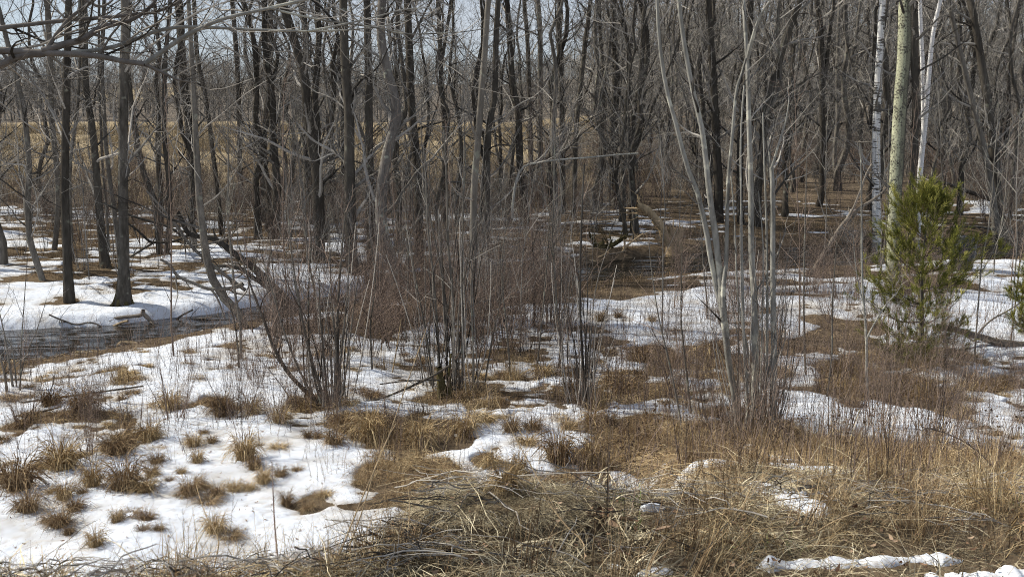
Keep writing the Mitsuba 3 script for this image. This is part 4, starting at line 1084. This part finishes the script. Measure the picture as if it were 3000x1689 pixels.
def patch_clear(x, y):
    """little grass stands on and just before the snow patches of the right hand slope"""
    f_ = np.ones(np.shape(x))
    for cx, cy, rx, ry, s in BARE:
        if s < -0.5:
            f_ = np.where(((x - cx) / (rx * 1.1)) ** 2 + ((y - (cy - 0.32)) / (ry + 0.42)) ** 2 < 1, 0.12, f_)
    return f_


def spread(name, forms, n, region, accept, seed, s=(0.7, 1.3), label=None, tilt=0.0, zoff=0.0, rz=None):
    rg = np.random.default_rng(seed)
    pts = np.array([region(rg) for _ in range(n)])
    a = accept(pts[:, 0], pts[:, 1])
    pts = pts[rg.random(n) < a]
    zs = ground(pts[:, 0], pts[:, 1])
    k0 = getattr(spread, name, 0)
    for j, ((x, y), z) in enumerate(zip(pts, zs)):
        inst(f'{name}__{k0 + j + 1:03d}', forms[int(rg.integers(len(forms)))], x, y, rg.random() * 6.283 if rz is None else rz + rg.normal(0, 0.5), s[0] + (s[1] - s[0]) * rg.random(), z=z + zoff, tilt=rg.normal(0, tilt) if tilt else 0.0)
    setattr(spread, name, k0 + len(pts))
    if label: tag(name, label, name.replace('_', ' '), kind='stuff')


def area(y0, y1, u0, u1, pad=0.0):
    """uniform over the ground of a wedge"""
    return lambda rg: (lambda y: ((u0 + (u1 - u0) * rg.random()) * y, y))(math.sqrt(y0 * y0 + (y1 * y1 - y0 * y0) * rg.random()))


def dry(x, y):
    b = bareness(x, y)
    return np.clip((b - 0.42) * 4, 0, 1) * (stream_dist(x, y) > 0.1) * (ground(x, y) > -0.45)


BR_ = [f'bent_form_{i}' for i in range(3)]; UP_ = [f'upright_form_{i}' for i in range(3)]; LY_ = [f'lying_form_{i}' for i in range(3)]; SE_ = [f'sedge_form_{i}' for i in range(3)]
spread('dry_grass', BR_ * 3 + UP_ + LY_, 3300, area(7.0, 15.5, -0.50, 0.50), lambda x, y: dry(x, y) * patch_clear(x, y), 1, s=(0.35, 0.85), label='tawny dry grass standing and bent over where the snow has melted')
spread('dry_grass', BR_ * 2 + UP_ + LY_ * 2, 1500, area(5.6, 16, 0.10, 0.50), lambda x, y: dry(x, y) * patch_clear(x, y) * np.clip(0.75 + 2.4 * n2(x, y, 0.7, 61), 0.1, 1), 2, s=(0.25, 0.62))
spread('dry_grass', ['litter_form_0', 'litter_form_1'], 3600, area(7, 19, -0.50, 0.50), lambda x, y: np.clip((bareness(x, y) - 0.38) * 5, 0, 1) * (stream_dist(x, y) > 0.15), 25, s=(0.6, 1.25))
spread('grass_mat', LY_, 2300, area(3.7, 7.6, -0.52, 0.52), lambda x, y: (ground(x, y) > 0.5) * (bareness(x, y) > 0.2) * off_strips(x, y) * (1 - 0.97 * np.exp(-((((x - 0.37) / 0.09) ** 2 + ((y - 4.86) / 0.11) ** 2) ** 2))) * np.clip(0.85 + 2.0 * n2(x, y, 2.2, 62), 0.15, 1) * np.where(((x / 0.55) ** 2 + ((y - 5.05) / 0.42) ** 2 < 1), 0.1, 1), 3, s=(0.35, 0.85), label='matted pale dead grass covering the top of the bank', tilt=0.25)
spread('grass_mat', BR_ + UP_, 300, area(4.3, 6.4, -0.52, 0.52), lambda x, y: (ground(x, y) > 0.5) * (bareness(x, y) > 0.3) * off_strips(x, y) * np.where(np.hypot(x - 0.2, y - 5) < 0.55, 0.12, 0.8), 12, s=(0.3, 0.75), tilt=0.3)
spread('grass_mat', LY_, 900, lambda rg: (0.0 + 0.55 * rg.normal(), 5.05 + 0.3 * rg.normal()), lambda x, y: ((x / 0.55) ** 2 + ((y - 5.05) / 0.42) ** 2 < 1) * (1 - 0.97 * np.exp(-((((x - 0.37) / 0.09) ** 2 + ((y - 4.86) / 0.11) ** 2) ** 2))) * 0.9, 23, s=(0.18, 0.34), tilt=0.25)
spread('green_grass', ['green_form'], 60, area(4.3, 6.6, -0.3, 0.52), lambda x, y: np.where(x > 0.5, 0.8, 0.3), 4, s=(0.35, 0.8), label='green grass blades sprouting among the matted dead grass')
spread('bank_sedge', SE_, 2100, area(13.5, 33, -0.50, 0.50), lambda x, y: np.clip((bareness(x, y) - 0.35) * 2.5, 0, 1) * (stream_dist(x, y) > 0.25) * np.where(clear_view(x, y), 0.04, 1), 5, s=(0.4, 1.15), label='low rusty brown sedge on the stream banks and bare spots')
spread('bank_sedge', SE_, 500, area(13, 19, -0.50, 0.05), lambda x, y: ((stream_dist(x, y) > 0.1) & (stream_dist(x, y) < 1.5)) * 0.5, 6, s=(0.3, 0.55))
spread('bank_sedge', SE_, 900, area(12, 31, -0.50, 0.42), lambda x, y: clear_view(x, y) * (stream_dist(x, y) > 0.08) * 0.9, 22, s=(0.2, 0.42))
spread('field_grass', [f'field_form_{i}' for i in range(3)], 1500, area(36, 120, -0.55, 0.45), lambda x, y: np.clip((bareness(x, y) - 0.3) * 2, 0, 1) * 0.8 * (x < 0.14 * y), 7, label='tall tan dead grass of the open field')

spread('dry_grass', [f'tussock_form_{i}' for i in range(4)], 1000, area(7.5, 17, -0.5, 0.5), lambda x, y: np.clip(0.30 + 0.9 * (bareness(x, y) - 0.2), 0.10, 0.8) * (stream_dist(x, y) > 0.1), 21, s=(0.16, 0.52))
spread('bank_sedge', SE_, 900, area(17, 33, -0.5, 0.48), lambda x, y: np.clip(0.45 + 1.5 * n2(x, y, 0.6, 81), 0, 1) * (stream_dist(x, y) > 0.1) * ~clear_view(x, y), 27, s=(0.3, 0.8))

# ------------------------------------------------------------------ shrubs
def shrub_proto(name, seed, stems, h, r, bark, spread_=0.5, lean=(4, 26), n2c=5, n3=3, radius=0.18, l2=(0.25, 0.9), rmin=0.002):
    rg = np.random.default_rng(seed)
    a = rg.random(stems) * 6.283; q = radius * np.sqrt(rg.random(stems))
    base = np.stack([q * np.cos(a), q * np.sin(a), np.full(stems, -0.05)], -1)
    th = np.radians(lean[0] + (lean[1] - lean[0]) * rg.random(stems))
    a2 = a + rg.normal(0, 0.7, stems)
    d = np.stack([np.sin(th) * np.cos(a2), np.sin(th) * np.sin(a2), np.cos(th)], -1)
    L = h[0] + (h[1] - h[0]) * rg.random(stems)
    K = 9
    pts = [base]; step = (L / (K - 1))[:, None]
    for _ in range(K - 1):
        pts.append(pts[-1] + d * step); d = norm(d + np.array([0, 0, 0.05]) + rg.normal(0, 0.055, (stems, 3)))
    P = np.stack(pts, 1)
    R = (r[0] + (r[1] - r[0]) * rg.random(stems))[:, None] * np.linspace(1, 0.25, K)[None]
    sb, cb = Bag(), Bag()
    tubes(sb, P, R, 5)
    B, BR = grow(rg, P, R, n2c, 0.2, 1.0, l2, (18, 50), K=6, up=0.35, wig=0.25, rel=0.55, rmin=rmin)
    S, SR = grow(rg, B, BR, n3, 0.2, 1.0, (l2[0] * 0.5, l2[1] * 0.55), (20, 50), K=4, up=0.3, wig=0.25, rel=0.6, rmin=rmin * 0.8)
    tubes(cb, B, BR, 3); tubes(cb, S, SR, 3)
    scene[name] = {'type': 'shapegroup', 'stem': sb.ply(bark, smooth=True), 'twigs': cb.ply(bark, smooth=False)}


for i in range(3):
    shrub_proto(f'red_shrub_{i}', 600 + i, 16, (0.8, 1.9), (0.004, 0.008), 'twig_brown')
    shrub_proto(f'grey_shrub_{i}', 610 + i, 13, (1.2, 3.0), (0.006, 0.012), 'twig_grey')
    shrub_proto(f'thicket_form_{i}', 620 + i, 22, (1.0, 3.0), (0.008, 0.016), ['twig_grey', 'twig_grey', 'twig_brown'][i], n2c=7, n3=4, radius=0.7, rmin=0.005, l2=(0.3, 1.2))
    shrub_proto(f'sapling_form_{i}', 630 + i, 1, (2.6, 4.5), (0.012, 0.020), ['twig_grey', 'twig_brown', 'bark_mid'][i], lean=(0, 8), n2c=16, n3=4, radius=0.02, l2=(0.3, 1.2))
    shrub_proto(f'stalk_form_{i}', 640 + i, 7, (0.25, 0.8), (0.0022, 0.0034), 'twig_brown', lean=(2, 16), n2c=2, n3=1, radius=0.25, l2=(0.06, 0.2), rmin=0.0014)

SHR = [
    ('red', 40, lambda r: cone(r, 15.5, 19, -0.22, 0.12), (0.5, 0.95), 'red brown bank shrub', 'red brown shrubs along the near stream bank'),
    ('red', 46, lambda r: cone(r, 18, 26, -0.14, 0.20), (0.5, 0.95), 'red brown midstream shrub', 'red brown shrubs beside the middle stream'),
    ('grey', 26, lambda r: cone(r, 17, 28, -0.22, 0.16), (0.5, 0.95), 'grey many stemmed shrub', 'grey shrubs in the middle thicket'),
    ('red', 80, lambda r: cone(r, 12.5, 23, 0.15, 0.42) if r.random() < 0.75 else cone(r, 11.5, 24, 0.14, 0.50), (0.35, 0.8), 'red brown meadow shrub', 'red brown shrubs around the pine'),
    ('red', 14, lambda r: cone(r, 11.5, 14.5, -0.48, -0.1), (0.35, 0.7), 'low twiggy snow edge shrub', 'low shrubs at the rim of the left snow'),
    ('grey', 22, lambda r: cone(r, 22, 34, -0.55, -0.15), (0.5, 0.9), 'grey shrub among trees', 'grey shrubs beyond the stream at left'),
    ('red', 70, lambda r: cone(r, 25, 37, -0.5, 0.5), (0.5, 0.95), 'red brown shrub beyond stream', 'red brown shrubs beyond the stream'),
    ('sapling', 100, lambda r: cone(r, 15, 34, -0.40, 0.50), (0.7, 1.3), 'thin bare sapling', 'thin saplings among the brush'),
]
for i, (form, n, reg, s, lab, grp) in enumerate(SHR):
    for (x, y) in scatter(n, reg, 200 + i, 0.35):
        key = numbered({'red': 'shrub', 'grey': 'shrub', 'sapling': 'sapling'}[form])
        f_ = f'{form}_shrub_{int(rng.integers(3))}' if form != 'sapling' else f'sapling_form_{int(rng.integers(3))}'
        sc_ = s[0] + (s[1] - s[0]) * rng.random()
        inst(key, f_, x, y, rng.random() * 6.28, sc_)
        mid_s = 0.5 * (s[0] + s[1])
        size_ = ('taller' if sc_ > mid_s else 'shorter') if form == 'sapling' else ('larger' if sc_ > mid_s else 'smaller')
        tag(key, f'{size_} {lab}, {beside(x, y)}', 'sapling' if form == 'sapling' else 'shrub', grp)
        labels[key + '__twigs'] = {'kind': 'stuff'}
TH_ = [f'thicket_form_{i}' for i in range(3)]
spread('far_thicket', TH_, 420, area(31, 56, -0.55, 0.10), lambda x, y: (0.3 + 0.55 * (y < 42)) * np.where(x < -0.2 * y, 0.8, 1), 8, s=(0.3, 0.6), label='dense grey brown thicket of bare twigs between the trees')
spread('far_thicket', TH_, 520, area(31, 75, 0.02, 0.56), lambda x, y: 0.35 + 0.45 * (y > 36) + 0 * x, 9, s=(0.35, 0.7 + 0.0))
spread('weed_stalks', [f'stalk_form_{i}' for i in range(3)], 420, area(11, 19, -0.5, 0.2), lambda x, y: 0.7 * (stream_dist(x, y) > 0.1), 10, label='thin dark dead weed stalks sticking out of the snow')
spread('weed_stalks', [f'stalk_form_{i}' for i in range(3)], 480, area(11, 22, 0.02, 0.48), lambda x, y: np.clip(0.4 + 1.6 * n2(x, y, 0.8, 71), 0, 1) * (stream_dist(x, y) > 0.1) * ~clear_view(x, y), 26, s=(0.8, 1.5))
spread('weed_stalks', [f'stalk_form_{i}' for i in range(3)], 260, area(5, 12, -0.5, 0.5), lambda x, y: np.where(x > 0.3, 0.8, 0.08) * patch_clear(x, y), 11)

# ------------------------------------------------------------------ foreground: weeds with seed heads, canes, sticks, leaves, snow strips
for i in range(3):
    rg = np.random.default_rng(700 + i)
    K = 9; kk = np.linspace(0, 1, K); L = 0.95
    P = np.stack([0.28 * kk ** 2 * L, 0.03 * np.sin(kk * 6), L * (kk - 0.10 * kk ** 2) - 0.03], -1)
    R = 0.0045 * (1 - 0.6 * kk)
    sb, hb = Bag(), Bag()
    tubes(sb, P[None], R[None], 4)
    B, BR = grow(rg, P[None], R[None], 9, 0.35, 1.0, (0.08, 0.32), (25, 60), K=5, up=0.4, wig=0.2, rel=0.6, rmin=0.0016)
    S, SR = grow(rg, B, BR, 2, 0.4, 1.0, (0.04, 0.10), (25, 60), K=3, up=0.3, wig=0.2, rel=0.7, rmin=0.0013)
    tubes(sb, B, BR, 3); tubes(sb, S, SR, 3)
    ico = trimesh.creation.icosphere(1, 1.0)
    for c_ in np.concatenate([B[:, -1], S[:, -1]]):
        v = ico.vertices * (0.006 + 0.005 * rg.random()) * (1 + 0.5 * (rg.random((len(ico.vertices), 1)) - 0.5)) + c_
        hb.add(v, ico.faces, np.full((len(v), 2), rg.random()))
    scene[f'weed_form_{i}'] = {'type': 'shapegroup', 'stalk': sb.ply('twig_brown', smooth=False), 'seed_head': hb.ply('seed_head', smooth=False)}
WEEDS = [(1790, 1480), (1820, 1470), (1850, 1500), (1760, 1440), (1880, 1450), (1900, 1420), (2330, 1400), (2380, 1380), (2280, 1420), (2420, 1370), (2560, 1320), (2600, 1290), (2660, 1310), (2700, 1340), (2500, 1290), (2760, 1380), (2820, 1300), (2880, 1280), (2900, 1120), (2930, 1150), (2860, 1100), (2960, 1230), (2990, 1290), (2460, 1480), (2150, 1420), (2050, 1390), (1700, 1420), (2900, 1450)]
for sx, sy in WEEDS:
    p = hit(sx, sy); key = numbered('dried_weed')
    labels[key + '__seed_head'] = {'kind': 'stuff'}
    inst(key, f'weed_form_{int(rng.integers(3))}', p[0], p[1], rng.random() * 6.28, 0.45 + 0.35 * rng.random())
    tag(key, 'dead weed stalk with round dark seed heads, ' + ('left foreground' if sx < 1000 else 'near the grassy hummock' if sx < 2000 else 'in the dry grass at right'), 'dried weed', 'dead weeds ' + ('at left' if sx < 1000 else 'near the hummock' if sx < 2000 else 'in the right grass'))

key = tag(numbered('bramble'), 'dark bramble canes arching over the grassy hummock', 'bramble')
b = Bag(); rg = np.random.default_rng(9)
for i in range(22):
    x0, x1 = 1180 + rg.normal(0, 50), 1860 + rg.normal(0, 60)
    mid_ = 1500 + rg.normal(0, 60); top_ = 1462 + abs(rg.normal(0, 16))
    Yc = 5.35 + rg.normal(0, 0.12)
    P = resample(at([x0, 0.6 * x0 + 0.4 * mid_, mid_, 0.5 * x1 + 0.5 * mid_, x1], [1600 + rg.normal(0, 20), 1520 + rg.normal(0, 10), top_, 1478 + rg.normal(0, 12), 1600 + rg.normal(0, 40)], np.full(5, Yc)), 16)
    P += rg.normal(0, 0.006, P.shape)
    tubes(b, P[None], np.linspace(0.0035, 0.0018, 16)[None], 4)
    if i % 3 == 0: twigs(b, rg, P, np.full(16, 0.003), 5, (0.06, 0.25), sub=1, rmin=0.0014)
scene[key] = b.ply('twig_brown', smooth=False)

for poly, lab in [
    ([(970, 1690), (1060, 1460), (1130, 1300), (1190, 1130), (1250, 960)], 'long pale straw crossing in front of the two middle clumps'),
    ([(985, 1690), (1060, 1500), (1110, 1340), (1160, 1240)], 'second pale straw running beside the longest one'),
    ([(1700, 1620), (1600, 1440), (1520, 1300), (1450, 1160)], 'pale straw leaning left over the right shoulder of the hummock'),
    ([(1705, 1690), (1712, 1600), (1660, 1540), (1590, 1450)], 'bent pale straw in front of the hummock'),
    ([(2000, 1560), (2200, 1480), (2380, 1455), (2560, 1470)], 'arched grey cane over the right hand grass'),
    ([(2350, 1590), (2480, 1510), (2600, 1480), (2760, 1490), (2800, 1520)], 'low arched grey cane above the snow strip'),
    ([(2960, 1480), (2930, 1400), (2820, 1290), (2700, 1250)], 'dark arching cane at the right edge'),
    ([(620, 1690), (640, 1600), (600, 1500), (575, 1420)], 'pale bent stalk rising from the left bank edge'),
    ([(815, 1640), (805, 1540), (800, 1440), (797, 1350)], 'dark upright dock stalk with rough seeds in the left snow'),
    ([(1150, 1690), (1190, 1600), (1200, 1500), (1190, 1400)], 'thin straw stalk at the left foot of the hummock'),
    ([(1170, 960), (1176, 935), (1174, 950), (1150, 1090)], 'pale reed stick standing left of the upright poles'),
]:
    Yc = min(hit(*poly[0])[1], 13.0) if poly[0][1] < 1680 else 4.5
    if 'reed' in lab: Yc = 14.0; poly = [(1150, 1090), (1164, 1010), (1176, 932)]
    key = tag(numbered('stalk'), lab, 'stalk')
    b = Bag(); dark = 'dark' in lab
    P, R = wood_px(b, poly, 6 if dark else 5, 2.5, Yc, sides=5, K=16, rough=0.05, dy=0.4 if poly[0][1] > 1600 else 0.0)
    if dark: twigs(b, np.random.default_rng(4), P, R, 14, (0.02, 0.10), sub=2, rmin=0.002)
    scene[key] = b.ply('twig_brown' if dark else 'dead_wood')

# sticks and brush litter along the rim of the bank
b = Bag(); rg = np.random.default_rng(31)
n_ = 900
u_ = np.where(rg.random(n_) < 0.6, -0.5 + 0.45 * rg.random(n_), -0.05 + 0.55 * rg.random(n_))
y_ = 4.35 + 1.0 * rg.random(n_) + np.where(u_ > 0, 1.2 * rg.random(n_), 0)
c_ = np.stack([u_ * y_, y_, ground(u_ * y_, y_) + 0.03 + 0.06 * rg.random(n_)], -1)
az = rg.normal(0, 0.7, n_) + np.where(rg.random(n_) < 0.5, 0, math.pi)
L = 0.12 + 0.55 * rg.random(n_) ** 2
s_ = np.linspace(-0.5, 0.5, 7)
P = c_[:, None] + np.stack([np.cos(az), np.sin(az), rg.normal(0, 0.2, n_)], -1)[:, None] * (L[:, None] * s_)[:, :, None]
P[:, :, 2] += (L * 0.25)[:, None] * (0.25 - s_ ** 2)[None] * 2 * rg.random((n_, 1))
P += rg.normal(0, 0.008, P.shape)
tubes(b, P, (0.0015 + 0.0035 * rg.random((n_, 1)) ** 2) * np.linspace(1, 0.5, 7)[None], 4)
scene['brush_litter'] = b.ply('twig_grey', smooth=False)
tag('brush_litter', 'dead twigs and sticks littering the rim of the bank', 'twigs', kind='stuff')

b = Bag(); rg = np.random.default_rng(58)
n_ = 2600
y_ = 3.9 + 4.2 * rg.random(n_) ** 1.3; x_ = (-0.5 + 1.02 * rg.random(n_)) * y_
ok = (ground(x_, y_) > 0.5) & (bareness(x_, y_) > 0.35); x_, y_ = x_[ok], y_[ok]; n_ = len(x_)
c_ = np.stack([x_, y_, ground(x_, y_) + 0.01 + 0.07 * rg.random(n_)], -1)
d_ = norm(rg.normal(size=(n_, 3)) * np.array([1, 1, 0.35])); sd_ = norm(np.cross(d_, rg.normal(size=(n_, 3)) * 0.4 + np.array([0, 0, 1.0])))
L = 0.007 + 0.013 * rg.random(n_)
P = c_[:, None] + d_[:, None] * (L[:, None] * np.array([-1, -0.4, 0.3, 1.0]))[:, :, None] + np.array([0, 0, 1.0]) * (L[:, None] * np.array([0.25, 0, 0, 0.3]))[:, :, None]
blades(b, P, (L * 0.42)[:, None] * np.array([0.15, 1, 0.85, 0.1])[None], sd_)
n_ = 3200
y_ = np.sqrt(49 + (225 - 49) * rg.random(n_)); x_ = (-0.5 + 1.0 * rg.random(n_)) * y_
c_ = np.stack([x_, y_, snow_top(x_, y_) + 0.006], -1)
d_ = norm(rg.normal(size=(n_, 3)) * np.array([1, 1, 0.2])); sd_ = norm(np.cross(d_, rg.normal(size=(n_, 3)) * 0.3 + np.array([0, 0, 1.0])))
L = 0.006 + 0.016 * rg.random(n_)
P = c_[:, None] + d_[:, None] * (L[:, None] * np.array([-1, -0.4, 0.3, 1.0]))[:, :, None] + np.array([0, 0, 1.0]) * (L[:, None] * np.array([0.2, 0, 0, 0.3]))[:, :, None]
blades(b, P, (L * 0.38)[:, None] * np.array([0.15, 1, 0.85, 0.1])[None], sd_)
scene['leaf_crumbs'] = b.ply('leaf_litter', smooth=False)
tag('leaf_crumbs', 'crumbled brown leaf bits strewn over the matted grass and snow', 'leaves', kind='stuff')
rg = np.random.default_rng(17)
for i in range(34):
    if i < 26:
        p_ = hit(1750 + rg.normal(0, 34), 1552 + rg.normal(0, 20)); x, y = p_[0], p_[1]
    else: x, y = -1.6 + 3.6 * rg.random(), 4.5 + 0.5 * rg.random()
    Ls, Ws = 0.030 + 0.024 * rg.random(), 0.014 + 0.010 * rg.random()
    uu = np.linspace(-1, 1, 9); vv = np.linspace(-1, 1, 5)
    UU, VV = np.meshgrid(uu, vv)
    Xl, Yl = UU * Ls, VV * Ws * np.sqrt(np.clip(1 - UU ** 2, 0.02, 1)) * (1 - 0.25 * UU)
    Zl = 0.35 * Ws * VV ** 2 * (1 + rg.normal(0, 0.5)) + 0.2 * Ls * UU ** 2 * rg.normal(0, 1)
    ii, jj = np.meshgrid(np.arange(4), np.arange(8), indexing='ij')
    ql = np.stack([ii * 9 + jj, ii * 9 + jj + 1, (ii + 1) * 9 + jj + 1, (ii + 1) * 9 + jj], -1).reshape(-1, 4)
    v = np.stack([Xl.ravel(), Yl.ravel(), Zl.ravel()], -1)
    m = trimesh.Trimesh(v, np.vstack([ql[:, [0, 1, 2]], ql[:, [0, 2, 3]]]), process=False)
    m.apply_transform(trimesh.transformations.euler_matrix(rg.normal(0, 0.5) + 0.25, rg.normal(0, 0.45), rg.random() * 6.28))
    m.apply_translation([x, y, float(ground(x, y)) + 0.015 + 0.035 * rg.random() + (0.05 if i >= 26 else 0)])
    key = numbered('fallen_leaf')
    scene[key] = ply(m, 'leaf_litter', smooth=True, uv=np.stack([np.full(45, rg.random()), np.full(45, 0.7)], -1))
    tag(key, 'curled brown leaf lying in the hollow of the hummock' if i < 26 else 'curled brown leaf lying on the matted grass of the bank', 'leaf', 'leaves in the hollow' if i < 26 else 'leaves on the matted grass')


def snow_ridge(poly, half, height, seed):
    p = np.array([hit(*q_) for q_ in poly])
    K = 70; C_ = resample(p, K)
    tt = np.linspace(0, 1, K)
    w = half * (0.25 + 1.5 * meshkit.fbm(np.stack([tt * 13 + seed, 0 * tt, 0 * tt], -1), 4, seed)) * np.clip(np.minimum(tt, 1 - tt) * 14, 0.05, 1) ** 0.6
    a = np.linspace(-1, 1, 15)
    d = norm(np.gradient(C_, axis=0)); nrm = np.stack([-d[:, 1], d[:, 0], 0 * d[:, 0]], -1)
    V = C_[:, None] + nrm[:, None] * (w[:, None] * a[None])[:, :, None]
    prof = height * np.clip(1 - np.abs(a) ** 3.0, 0, 1)[None] * (w / half)[:, None]
    V[:, :, 2] = ground(V[:, :, 0], V[:, :, 1]) + prof - 0.008 + 0.026 * (meshkit.fbm(V * 17, 4, seed) - 0.5)
    ii, jj = np.meshgrid(np.arange(K - 1), np.arange(14), indexing='ij')
    q_ = np.stack([ii * 15 + jj, (ii + 1) * 15 + jj, (ii + 1) * 15 + jj + 1, ii * 15 + jj + 1], -1).reshape(-1, 4)
    v = V.reshape(-1, 3)
    m = trimesh.Trimesh(v, np.vstack([q_[:, [0, 1, 2]], q_[:, [0, 2, 3]]]), process=False)
    if m.face_normals[:, 2].mean() < 0: m.invert()
    return m, v


for poly, half, hh_ in [(STRIPS[0], 0.046, 0.030), (STRIPS[1], 0.06, 0.028)]:
    m, v = snow_ridge(poly, half, hh_, len(labels))
    key = numbered('snow_strip')
    scene[key] = ply(m, 'snow_skin', smooth=True, uv=v[:, :2] * 0.1)
    tag(key, kind='structure')
for sx, sy, rr_ in ((1925, 1682, 0.050), (1895, 1692, 0.04), (1800, 1662, 0.026)):
    p = hit(sx, sy); m = trimesh.creation.icosphere(4, 1.0); v = np.array(m.vertices)
    v = v * (0.72 + 0.6 * meshkit.fbm(v * 1.5 + sx, 3, 5))[:, None] * np.array([rr_ * 1.3, rr_ * 0.9, rr_ * 0.5]) + p + np.array([0, 0, rr_ * 0.1])
    key = numbered('snow_lump')
    scene[key] = ply(trimesh.Trimesh(v, m.faces, process=False), 'snow_skin', smooth=True, uv=v[:, :2] * 0.1)
    tag(key, 'small lump of old snow on the matted grass, ' + {1925: 'larger of a touching pair', 1895: 'smaller of a touching pair', 1800: 'alone left of the pair'}[sx], 'snow lump')

build_snow()
